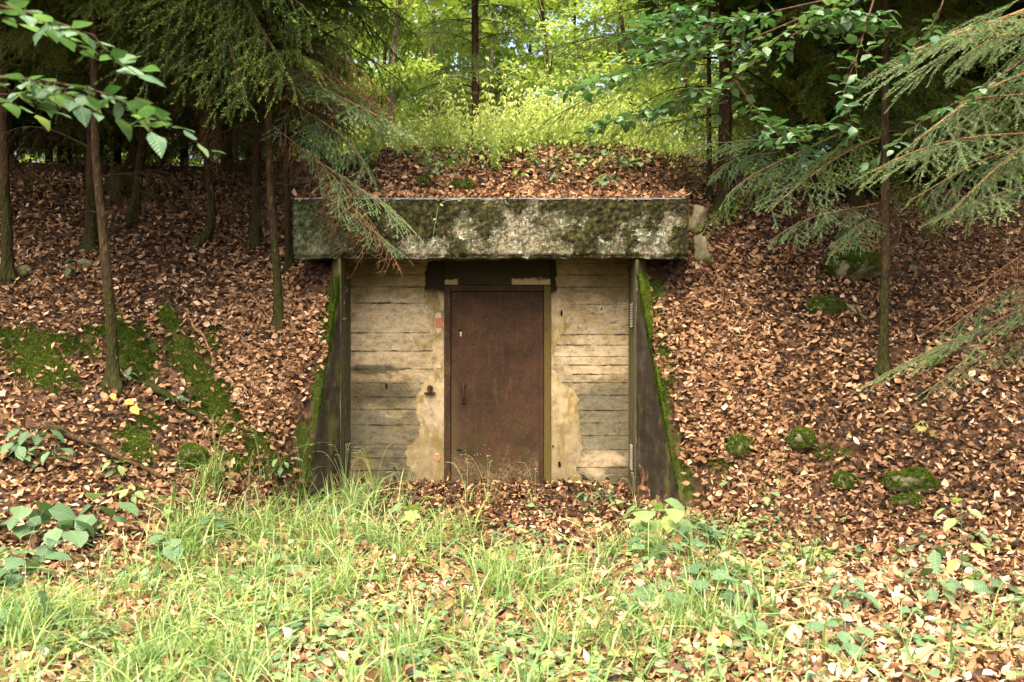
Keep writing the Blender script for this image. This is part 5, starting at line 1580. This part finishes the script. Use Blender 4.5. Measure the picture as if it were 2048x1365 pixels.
# ------------------------------------------------------------------ plants with single leaves
def leafset(tint, kind):
    out = []
    for i in range(3):
        g = Geo()
        if kind == 'oval': V, Fc = leaf_tpl(1, .56 + .05 * i, 3, .14, .45, .06, .8, 70 + i)
        elif kind == 'wide': V, Fc = leaf_tpl(1, .82 + .05 * i, 3, .10, .35, .08, .72, 80 + i)
        elif kind == 'slim': V, Fc = leaf_tpl(1, .36 + .04 * i, 3, .18, .5, .05, .8, 90 + i)
        else: V, Fc = lobed_tpl(1, 5, .38, 95 + i)
        g.add(V, Fc, tint)
        out.append(g.mesh('leaf', MAT['herb_obj'], True))
    return out
LS = {(k_, n_): leafset(t_, k_) for k_ in ('oval', 'wide', 'slim', 'lobed') for n_, t_ in (('blue', .30), ('mid', .5), ('pale', .78), ('yellow', .95))}
def plant(px, py, h, ll, n, kind, tone, label, name='leafy_plant', fan=1.0, tilt=-.15, bunch=.25, cat='plant', group=None, dz=0.0, base=None):
    b = hit(px, py) if base is None else np.asarray(base)
    if b[1] < 9.6: ll, h, n = ll * 1.25, h * 1.15, int(n * 1.3) + 1
    t = thing(name, b, label, cat, group)
    g = Geo()
    lean = rng.normal(0, .12, 2) * h
    st = spline([(0, 0, -.03), (lean[0] * .3, lean[1] * .3, h * .5), (lean[0], lean[1], h)], 8)
    g.add(*tube(st, np.linspace(.0045, .002, 8), 5), .4)
    a0 = rng.uniform(0, 6.28)
    todo = []
    for q in range(n):
        u = bunch + (1 - bunch) * (q + .5) / n
        p = np.array([np.interp(u * h, st[:, 2], st[:, 0]), np.interp(u * h, st[:, 2], st[:, 1]), u * h])
        a = a0 + q * 2.4 + rng.normal(0, .3)
        pl = ll * fan * rng.uniform(.25, .9)
        e = p + np.array([math.cos(a) * pl, math.sin(a) * pl, pl * rng.uniform(.0, .45)])
        g.add(*tube([p, (p + e) / 2 + [0, 0, .1 * pl], e], [.0018, .0014, .001], 3), .4)
        todo.append((e, a + rng.normal(0, .2)))
    link('stem', g.mesh('stem', MAT['herb'], True), t)
    for (e, a) in todo:
        M3 = frames(np.array([[.25 * math.cos(a), .25 * math.sin(a), 1.0]]) + rng.normal(0, .18, (1, 3)), np.array([a]), np.array([tilt + rng.normal(0, .15)]))[0] * ll * rng.uniform(.7, 1.15)
        link('leaf', LS[(kind, tone)][rng.integers(0, 3)], t, M=Matrix([[*M3[i], e[i]] for i in range(3)] + [[0, 0, 0, 1]]))
    return t
for a in [
    (60, 1075, .22, .15, 9, 'wide', 'blue', 'large blue-green broad-leaved plant at the left edge of the foreground'),
    (125, 1110, .20, .16, 8, 'wide', 'blue', 'dark broad-leaved plant right beside the large one at the left edge'),
    (190, 1075, .24, .14, 5, 'wide', 'blue', 'broad-leaved plant with a few large leaves reaching right over the litter'),
    (40, 1180, .18, .13, 6, 'wide', 'blue', 'low broad-leaved plant below the large one at the left edge'),
    (30, 1270, .20, .16, 6, 'oval', 'blue', 'broad-leaved plant in the bottom left corner among the grass'),
    (70, 905, .16, .11, 9, 'oval', 'blue', 'dark bramble seedling on the left bank beside the dark rotting branch'),
    (110, 935, .14, .11, 7, 'oval', 'blue', 'second bramble seedling just below the one beside the dark branch'),
    (30, 925, .14, .10, 6, 'oval', 'mid', 'bramble sprig at the left edge above the large leaves'),
    (250, 770, .12, .07, 7, 'oval', 'mid', 'small seedling at the foot of the lowest mossy sapling'),
    (360, 815, .10, .08, 5, 'lobed', 'blue', 'small seedling on the mossy patch of the left bank'),
    (230, 960, .14, .08, 7, 'oval', 'pale', 'light green sapling above the grass on the lower left bank'),
    (265, 1010, .14, .07, 7, 'oval', 'pale', 'small light green herb below the end of the dark branch'),
    (420, 1090, .16, .11, 8, 'wide', 'blue', 'blue-green herb half hidden in the grass left of the path'),
    (340, 1120, .16, .11, 7, 'wide', 'blue', 'dark herb in the thick grass below the left bank'),
    (600, 1150, .12, .10, 7, 'wide', 'mid', 'leafy herb in the long grass left of the middle'),
    (655, 1035, .12, .09, 5, 'lobed', 'blue', 'small lobed seedling at the foot of the left wing wall'),
    (820, 1055, .20, .12, 6, 'lobed', 'pale', 'pale maple seedling in front of the left wall panel'),
    (1285, 1065, .20, .16, 9, 'wide', 'pale', 'large pale-leaved plant in front of the right wing wall'),
    (1345, 1075, .22, .14, 7, 'wide', 'pale', 'pale-leaved plant with wide leaves right of the large pale one'),
    (1390, 1100, .16, .11, 8, 'wide', 'blue', 'blue-green herb under the wide pale leaves'),
    (1310, 1125, .14, .11, 8, 'wide', 'mid', 'green herb in the patch below the large pale plant'),
    (1420, 1180, .16, .13, 9, 'lobed', 'blue', 'bushy lobed plant in the middle of the right foreground patch'),
    (1350, 1215, .14, .12, 8, 'lobed', 'mid', 'lobed plant at the lower left of the right foreground patch'),
    (1480, 1220, .14, .11, 8, 'oval', 'blue', 'dark leafy plant at the right end of the foreground patch'),
    (1520, 1275, .14, .10, 8, 'oval', 'mid', 'leafy plant below the right end of the foreground patch'),
    (1690, 1225, .18, .11, 10, 'slim', 'blue', 'upright dark plant alone on the litter right of the patch'),
    (1690, 1320, .16, .085, 11, 'wide', 'mid', 'round-leaved plant near the bottom edge beside the white leaf'),
    (1925, 1250, .62, .085, 15, 'oval', 'pale', 'tall tiered pale seedling at the right of the foreground'),
    (1875, 1180, .26, .14, 6, 'slim', 'blue', 'arching dark plant in front of the tall tiered seedling'),
    (1860, 1205, .12, .09, 6, 'oval', 'mid', 'low herb at the foot of the tall tiered seedling'),
    (1985, 1200, .12, .11, 5, 'lobed', 'blue', 'dark lobed seedling at the right edge of the foreground'),
    (1470, 985, .10, .08, 5, 'lobed', 'pale', 'pale seedling on the litter below the small mossy stone'),
    (1530, 1010, .10, .08, 5, 'oval', 'pale', 'pale sprig on the litter right of the right wing wall'),
    (1850, 870, .10, .09, 4, 'lobed', 'yellow', 'yellow-green seedling on the right bank under the low spruce bough'),
    (1210, 1010, .14, .08, 8, 'slim', 'blue', 'grey-green herb near the foot of the right wall panel'),
    (1170, 1015, .12, .08, 6, 'slim', 'mid', 'small herb in the litter before the right wall panel'),
    (560, 970, .12, .08, 5, 'oval', 'mid', 'small herb in the tall grass beside the left wing wall'),
    (150, 555, .18, .10, 3, 'oval', 'blue', 'single-stemmed seedling high on the left bank'),
    (930, 330, .20, .11, 9, 'oval', 'mid', 'dark green herb on the brow above the door'), (985, 320, .24, .12, 9, 'wide', 'mid', 'broad-leaved herb on the brow above and right of the door'),
    (1075, 345, .16, .10, 8, 'oval', 'blue', 'low herb on the litter above the right door jamb'), (905, 340, .14, .09, 6, 'wide', 'blue', 'small heart-leaved herb on the brow above the left door jamb'),
    (1205, 385, .16, .09, 5, 'wide', 'mid', 'single sprig on the litter near the right end of the beam'), (1180, 315, .22, .10, 7, 'wide', 'mid', 'herb with round leaves on the brow left of the right hand spruce'),
    (690, 345, .20, .10, 9, 'oval', 'yellow', 'yellow-green herb above the left end of the beam'), (740, 330, .22, .10, 8, 'oval', 'yellow', 'yellow-green herb beside the one above the left end of the beam'),
    (650, 330, .20, .10, 8, 'oval', 'yellow', 'yellow-green sprig behind the drooping left spruce bough'),
]: plant(*a)
for q in range(20):
    px, py = rng.uniform(810, 1290), rng.uniform(318, 372)
    plant(px, py, rng.uniform(.10, .24), rng.uniform(.07, .11), int(rng.integers(6, 11)), ('oval', 'wide', 'slim')[q % 3], ('mid', 'pale', 'yellow', 'mid')[q % 4],
          'low green herb rooted in the leaves on the brow above the beam', 'leafy_plant', group='low green herbs on the leafy brow above the beam')
# yellow leaves on the left bank
for i, (px, py, s_) in enumerate([(230, 797, .075), (266, 822, .10), (255, 812, .08)]):
    b = hit(px, py + 8)
    g = Geo(); g.add(*leaf_tpl(1, .7, 4, .15, .4, .15, .75, 30 + i), .4 + .3 * i)
    n_ = np.array([[.1, -.75, .6]])
    M3 = frames(n_, np.array([-1.2 + i * .4]))[0] * s_
    o = link('yellow_leaf', g.mesh('yellow_leaf', MAT['yellow'], True), None, M=Matrix([[*M3[j], (b + [0, -.06, .07])[j]] for j in range(3)] + [[0, 0, 0, 1]]))
    tag(o, ['small yellow leaf topmost on the left bank', 'largest yellow leaf hanging on the left bank', 'orange-yellow leaf behind the largest yellow one'][i], 'leaf')
# bleached leaves near the bottom right
for i, (px, py, s_, lab) in enumerate([(1830, 1345, .19, 'large curled bleached leaf at the bottom right edge'), (1612, 1303, .13, 'white bleached leaf on the litter beside the round-leaved plant'), (1445, 1170, .07, 'small white leaf scrap above the lobed plants')]):
    b = hit(px, py)
    g = Geo(); g.add(*leaf_tpl(1, .7, 5, .5, -.9, .3, .75, 50 + i), .3 + .3 * i)
    M3 = frames(np.array([[0, -.3, 1.0]]), np.array([.4 + i]))[0] * s_
    tag(link('fallen_leaf', g.mesh('fallen_leaf', MAT['pale'], True), None, M=Matrix([[*M3[j], (b + [-.06, 0, .035])[j]] for j in range(3)] + [[0, 0, 0, 1]])), lab, 'leaf')

# ------------------------------------------------------------------ grass and low ground cover
def ytop(px): return np.interp(px, [0, 150, 300, 400, 620, 680, 790, 850, 1000, 1150, 1250, 1350, 1480, 1560, 2048], [1120, 1100, 1060, 905, 975, 965, 985, 1040, 1075, 1075, 1055, 1050, 1075, 1120, 1140])
def gden(px, py): return sstep(-15, 130, py - ytop(px)) * np.interp(px, [0, 380, 420, 600, 900, 1100, 1300, 1480, 1580, 1700, 2048], [1, 1, .9, .95, 1, .8, .85, .7, .22, .10, .08])
def blades(g, x, d, z, h, lean, az_, wdt, tint, twist=0.0, seg=5):
    n = len(x)
    t = np.linspace(0, 1, seg + 1)[None]
    hx_ = (lean[:, None] * t ** 1.9)
    vz = h[:, None] * (t - .42 * np.clip(lean / (h + 1e-6), 0, 1.4)[:, None] * t ** 2.6)
    cx, cy = np.cos(az_)[:, None], np.sin(az_)[:, None]
    C = np.stack([x[:, None] + cx * hx_, d[:, None] + cy * hx_, z[:, None] + vz], -1)
    w = wdt[:, None] * np.clip(np.minimum(t * 3 + .45, 1), 0, 1) * (1 - t ** 2.5)
    tw = (rng.uniform(-.9, .9, n))[:, None] * t
    sx = -cy * np.cos(tw) + 0 * t
    sy = cx * np.cos(tw) + 0 * t
    S = np.stack([sx, sy, np.sin(tw) + 0 * t], -1) * w[..., None]
    V = np.stack([C - S, C + S], 2).reshape(n, -1, 3)
    nv = 2 * (seg + 1)
    q = []
    for s_ in range(seg):
        a = 2 * s_
        q += [[a, a + 1, a + 3], [a, a + 3, a + 2]]
    q = np.array(q)
    FF = (q[None] + (np.arange(n) * nv)[:, None, None]).reshape(-1, 3)
    g.add(V.reshape(-1, 3), FF, np.repeat(tint, nv))
N = 15000
x, d = rng.uniform(-4.6, 4.6, N), rng.uniform(4.2, 9.5, N)
z = height(x, d)
px, py = pix(np.stack([x, d, z], 1))
den = gden(np.clip(px, 0, 2048), py) * (.15 + 1.25 * sstep(.36, .62, fnoise(x, d, 2.2, 90)))
kp = (rng.random(N) < den * np.where(px < 750, .30, .22)) & ~((d > 8.8) & ((x < -1.5) | (x > 1.1)))
x, d, z, px, py = x[kp], d[kp], z[kp], px[kp], py[kp]
g = Geo()
nb = rng.integers(5, 13, len(x))
i = np.repeat(np.arange(len(x)), nb)
n = len(i)
jx, jd = x[i] + rng.normal(0, .025, n), d[i] + rng.normal(0, .025, n)
big = (vnoise(x, d, .8, 33) * .6 + .7)[i]
hh = rng.uniform(.12, .46, n) * big
ln_ = hh * rng.uniform(.2, 1.45, n)
blades(g, jx, jd, height(jx, jd) - .01, hh, ln_, rng.uniform(0, 6.28, n), (.0018 + .0058 * rng.random(n) ** 1.5), np.clip(rng.normal(.52, .2, n) + .2 * (fnoise(x, d, 1.2, 55)[i] - .5) - .06 * (px[i] > 1000), 0, 1))
# bent dead blades lying as thatch
i = rng.integers(0, len(x), 5200); n = len(i)
jx, jd = x[i] + rng.normal(0, .09, n), d[i] + rng.normal(0, .09, n)
hh = rng.uniform(.02, .07, n)
blades(g, jx, jd, height(jx, jd) + .02, hh, rng.uniform(.08, .28, n), rng.uniform(0, 6.28, n), rng.uniform(.0015, .0045, n), np.clip(rng.normal(.88, .13, n), .3, 1))
# long arching culms with pale seed heads
N = 420
px_, py_ = rng.uniform(0, 1500, N), rng.uniform(930, 1360, N)
kp = rng.random(N) < gden(px_, py_) * .55
hp = np.array([hit(a, b) for a, b in zip(px_[kp], py_[kp])])
n = len(hp)
hh = rng.uniform(.35, .62, n)
blades(g, hp[:, 0], hp[:, 1], hp[:, 2] - .01, hh, hh * rng.uniform(.3, 1.1, n), rng.uniform(0, 6.28, n), rng.uniform(.0012, .002, n), rng.uniform(.7, .95, n), seg=7)
tag(link('grass', g.mesh('grass', MAT['grass'], True)), 'long yellow-green grass spreading over the foreground', 'grass', kind='stuff')
# tall grass clumps that stand out: things of their own
def clump(px, py, h, nbl, label, heads=4, spread=.05):
    b = hit(px, py)
    t = thing('grass_clump', b, label, 'grass', None)
    g = Geo()
    n = nbl
    hh = rng.uniform(.45, 1.0, n) * h
    blades(g, rng.normal(0, spread, n), rng.normal(0, spread * .6, n), np.full(n, -.02), hh, hh * rng.uniform(.2, 1.2, n), rng.uniform(0, 6.28, n), rng.uniform(.0025, .0055, n), np.clip(rng.normal(.55, .15, n), 0, 1), seg=6)
    link('blades', g.mesh('blades', MAT['grass'], True), t)
    for q in range(heads):
        a = rng.uniform(0, 6.28); hq = h * rng.uniform(1.0, 1.35); r_ = hq * rng.uniform(.12, .5)
        st = spline([(0, 0, 0), (.25 * r_ * math.cos(a), .25 * r_ * math.sin(a), .55 * hq), (.7 * r_ * math.cos(a), .7 * r_ * math.sin(a), .92 * hq), (1.1 * r_ * math.cos(a), 1.1 * r_ * math.sin(a), hq * .98)], 14)
        gs = Geo()
        gs.add(*tube(st, np.linspace(.0016, .0008, 14), 4), .75)
        tpl = leaf_tpl(1, .16, 1, .1, .2, 0, .9, 3)
        for m in range(9):
            p = st[8 + m % 6] if m < 6 else st[-1]
            tgv = st[-1] - st[-3]; yaw = math.atan2(tgv[1], tgv[0]) + (.5 if m % 2 else -.5)
            gs.inst(tpl, frames(np.array([[0, 0, 1.]]), np.array([yaw]), np.array([.3 - .25 * m / 4])) * .035, p[None], np.array([.95]))
        link('seed_head', gs.mesh('seed_head', MAT['grass'], True), t)
for a in [(430, 965, .42, 34, 'tall seeding grass clump on the lower left bank', 7, .09), (520, 960, .36, 30, 'tall grass clump between the left bank and the wing wall', 6, .09), (600, 985, .34, 26, 'grass clump at the outer foot of the left wing wall', 5, .07),
          (690, 1010, .46, 40, 'tall grass clump in front of the left wing wall', 7, .10), (750, 1010, .42, 34, 'tall grass clump before the left wall panel', 7, .09), (810, 1025, .34, 20, 'slender grass clump left of the door', 4, .06),
          (935, 1010, .36, 8, 'grass stalks right before the rusty door, left of its middle', 3, .03), (975, 1015, .40, 7, 'grass stalks before the middle of the rusty door', 3, .03), (1070, 1010, .30, 6, 'bent grass stalk before the right side of the door', 2, .02),
          (1190, 1020, .26, 10, 'grass clump before the right wall panel', 3, .05), (1270, 1030, .30, 10, 'grass clump at the foot of the right wing wall', 2, .04), (1590, 1130, .34, 14, 'pale grass clump alone on the litter to the right', 2, .06), (1560, 1000, .4, 2, 'single tall grass stalk on the right litter', 2, .01)]:
    clump(*a)
# creeping round-leaved ground cover
RL = [leaf_tpl(1, .85, 2, .1, .3, .1, .7, 5), leaf_tpl(1, .7, 2, .15, .4, .1, .75, 6), lobed_tpl(1, 3, .3, 7)]
N = 9000
x, d = rng.uniform(-4.4, 4.4, N), rng.uniform(4.2, 9.3, N)
z = height(x, d); px, py = pix(np.stack([x, d, z], 1))
den = sstep(1010, 1120, py) * np.interp(px, [0, 1500, 1750, 2048], [1, 1, .4, .25]) * (.1 + 1.2 * sstep(.42, .64, fnoise(x, d, 1.7, 70)))
kp = rng.random(N) < den * .6
x, d, z = x[kp], d[kp], z[kp]
g = Geo()
i = np.repeat(np.arange(len(x)), 4); n = len(i)
pos = np.stack([x[i] + rng.normal(0, .03, n), d[i] + rng.normal(0, .03, n), z[i] + rng.uniform(.02, .10, n)], 1)
tn = np.clip(rng.normal(.66, .16, len(x)) + .25 * (fnoise(x, d, 1.1, 71) - .5), 0, 1)[i]
M = frames(np.tile([0, 0, 1.], (n, 1)) + rng.normal(0, .25, (n, 3)), rng.uniform(0, 6.28, n)) * rng.uniform(.028, .07, n)[:, None, None]
wh = rng.integers(0, 3, n)
for w in range(3): g.inst(RL[w], M[wh == w], pos[wh == w], tn[wh == w])
tag(link('ground_cover', g.mesh('ground_cover', MAT['herb'], True)), 'low round-leaved ground cover creeping between the grass', 'ground cover', kind='stuff')
# a trailing green stem hanging over the beam
o_ = P(935, 420, 9.12)
t = thing('trailing_vine', P(945, 398, 9.25), 'thin green stem hanging down the mossy beam above the door', 'plant')
g = Geo(); q = np.array(t.location)
st = spline([P(965, 385, 9.5) - q, P(940, 397, 9.2) - q, P(884, 405, 9.12) - q, P(872, 440, 9.11) - q, P(865, 480, 9.11) - q], 16)
g.add(*tube(st, np.full(16, .0025), 4), .75); link('stem', g.mesh('stem', MAT['herb'], True), t)
for m in (5, 8, 11, 15, 15):
    M3 = frames(np.array([[0, -.9, .4]]), rng.uniform(0, 6, 1))[0] * .035
    link('leaf', LS[('oval', 'pale')][0], t, M=Matrix([[*M3[j], st[m][j]] for j in range(3)] + [[0, 0, 0, 1]]))

# ------------------------------------------------------------------ stones, stump, sticks
stone_thing('stone', 1404, 528, (.085, .08, .155), 'pale upright stone on the litter right of the beam', 'stone', 3.1, rot=.12, sink=.15, sharp=.55)
stone_thing('concrete_chunk', 1390, 468, (.075, .10, .16), 'broken concrete block wedged behind the right end of the beam', 'stone', 8.4, rot=-.2, sink=.2, sharp=.5)
for a in [(1705, 548, (.30, .26, .17), 'big moss-covered boulder below the spruce boughs on the right bank', 1.0, .85), (1650, 625, (.16, .13, .10), 'mossy stone below the big boulder on the right bank', 2.0, .95), (1480, 905, (.11, .10, .09), 'mossy stone low on the right bank nearest the wing wall', 4.0, .72),
          (1603, 893, (.11, .10, .08), 'mossy stone between the wing wall stone and the flat one', 5.0, .66), (1690, 975, (.085, .08, .07), 'smallest bright mossy stone at the foot of the right bank', 6.0, .72), (1825, 975, (.19, .13, .09), 'flat mossy stone with a dark hollow at the foot of the right bank', 7.0, .62),
          (1815, 1010, (.10, .08, .05), 'half-buried mossy stone just below the flat one', 7.7, .9), (385, 925, (.12, .11, .10), 'mossy stone at the lower end of the mossy log on the left', 9.0, 1.0), (850, 372, (.065, .06, .075), 'small upright moss cushion above the beam', 10.0, 1.0),
          (925, 378, (.12, .10, .05), 'flat moss cushion above the beam near the door', 11.0, 1.0), (1690, 480, (.14, .10, .06), 'mossy stone just above the big boulder', 12.0, .9)]:
    stone_thing('mossy_stone', a[0], a[1], tuple(.9 * q_ for q_ in a[2]), a[3], 'stone', a[4], moss=a[5], sink=.62)
for a in [(170, 535, (.07, .06, .05), 'small pale stone high on the left bank under the seedling', 21.0), (45, 552, (.08, .06, .05), 'pale stone beside the leftmost trunk', 22.0), (600, 372, (.10, .08, .06), 'grey stone behind the drooping boughs left of the beam', 23.0), (1830, 545, (.06, .05, .04), 'small pale stone right of the big boulder', 24.0), (905, 360, (.08, .06, .04), 'grey stone in the litter above the beam', 25.0)]:
    stone_thing('stone', a[0], a[1], a[2], a[3], 'stone', a[4], sink=.45)
# rotten stump
b = hit(250, 395)
t = thing('tree_stump', b, 'dark rotten tree stump in the shade of the left wood', 'stump')
g = Geo(); ring = []
na, nh = 22, 8
for i in range(nh + 1):
    for j in range(na):
        a = j * 2 * math.pi / na; v = i / nh
        rr = .16 * (1 + .9 * math.exp(-v * 4) * (.5 + .6 * abs(math.sin(a * 2.5)))) + .02 * noise.noise((math.cos(a) * 3, math.sin(a) * 3, v * 3))
        ring.append([rr * math.cos(a), rr * math.sin(a), -.1 + v * (.42 + .16 * noise.noise((math.cos(a) * 1.5, math.sin(a) * 1.5, 7)))])
ring += [[0, 0, .2]]
Fc = []
for i in range(nh):
    for j in range(na):
        p0, p1 = i * na + j, i * na + (j + 1) % na
        Fc += [[p0, p1, p1 + na], [p0, p1 + na, p0 + na]]
for j in range(na): Fc.append([nh * na + j, nh * na + (j + 1) % na, len(ring) - 1])
g.add(np.array(ring), np.array(Fc)); link('stump_wood', g.mesh('stump_wood', MAT['bark_mossy'], True), t)
for a, l in ((-.4, .6), (3.5, .45), (-1.4, .5), (1.0, .4)):
    g = Geo(); g.add(*tube(spline([(.1 * math.cos(a), .1 * math.sin(a), .12), (.3 * math.cos(a), .3 * math.sin(a), .03), (l * math.cos(a), l * math.sin(a), -.06)], 8), np.linspace(.07, .02, 8), 7)); link('root', g.mesh('root', MAT['bark_mossy'], True), t)

def stick(p0, p1, r, mat, label, lift=.03, name='fallen_stick', fork=True, bend=.03):
    n = 7
    pp = []
    for u in np.linspace(0, 1, n):
        h_ = hit(p0[0] + (p1[0] - p0[0]) * u, p0[1] + (p1[1] - p0[1]) * u)
        pp.append(h_)
    pp = np.array(pp)
    ln_ = np.linspace(0, 1, n)[:, None]
    pp = pp * .45 + (pp[0] * (1 - ln_) + pp[-1] * ln_) * .55
    pp[:, 2] = np.maximum(pp[:, 2], height(pp[:, 0], pp[:, 1]) + r * .6 + .012) + lift
    pp[1:-1] += rng.normal(0, bend * .5, (n - 2, 3)) * np.array([1, .6, .3])
    c0 = pp[n // 2].copy()
    pts = spline(pp - c0, 16)
    g = Geo(); g.add(*tube(pts, r * np.linspace(1, .55, 16) * (1 + rng.normal(0, .06, 16)), 7))
    if fork:
        i = rng.integers(5, 12); e = pts[i] + (pts[-1] - pts[0]) * .2 + rng.normal(0, .06, 3) + [0, 0, .03]
        g.add(*tube([pts[i], (pts[i] + e) / 2 + rng.normal(0, .01, 3), e], [r * .5, r * .35, r * .15], 5))
    o = link(name, g.mesh(name, MAT[mat], True), None, loc=c0)
    tag(o, label, 'branch' if name != 'mossy_log' else 'log')
for a in [((90, 868), (325, 975), .03, 'twig_dark', 'dark rotting branch slanting across the lower left bank'), ((295, 785), (412, 862), .036, 'stick_moss', 'mossy log below the yellow leaves', .03, 'mossy_log'),
          ((383, 655), (440, 757), .012, 'twig', 'pale straight stick on the mossy patch of the left bank'), ((325, 590), (385, 670), .009, 'twig_dark', 'dark thin stick above the pale straight one'), ((300, 560), (372, 640), .008, 'twig_dark', 'thin twig left of the dark one high on the left bank'),
          ((430, 735), (470, 738), .016, 'twig_dark', 'short grey stick at the lower end of the pale straight stick'), ((460, 445), (550, 512), .012, 'twig_dark', 'curved twig near the crooked-footed trunk'), ((30, 345), (110, 395), .03, 'twig_dark', 'dark branch in the shade of the left wood'),
          ((40, 600), (210, 612), .008, 'twig_dark', 'thin dark twig lying level on the left bank'), ((1697, 626), (1734, 652), .024, 'stone', 'short grey curved stick beside the thin mossy trunk'), ((1380, 735), (1422, 655), .008, 'twig_dark', 'thin twig on the litter right of the wing wall'),
          ((1740, 832), (1795, 797), .012, 'twig_dark', 'dark stick poking from under the low spruce bough'), ((1455, 900), (1600, 805), .010, 'twig_dark', 'long thin stick across the middle of the right bank'), ((1900, 935), (2048, 905), .012, 'twig_dark', 'long stick lying level at the right edge'),
          ((1930, 975), (2040, 890), .010, 'twig_dark', 'stick crossing the level one at the right edge'), ((1760, 640), (1745, 700), .012, 'twig_dark', 'dark stick leaning beside the thin mossy trunk'), ((1500, 945), (1560, 905), .008, 'twig_dark', 'short twig between the two lower mossy stones'),
          ((1560, 1000), (1640, 960), .007, 'twig', 'pale twig on the litter left of the smallest mossy stone'), ((740, 1305), (860, 1325), .006, 'twig', 'pale stalk lying in the foreground grass'), ((1700, 1290), (1850, 1298), .007, 'twig_dark', 'thin stick lying near the bottom right'), ((1190, 1160), (1290, 1140), .006, 'twig_dark', 'dark twig in the middle of the foreground'),
          ((1830, 690), (1990, 600), .010, 'twig', 'orange-brown stick under the right hand boughs'), ((560, 620), (610, 700), .007, 'twig', 'thin pale twig right of the moss-footed trunk'), ((655, 330), (770, 385), .01, 'twig', 'pale twig lying on the brow left of the glade')]:
    stick(*a)
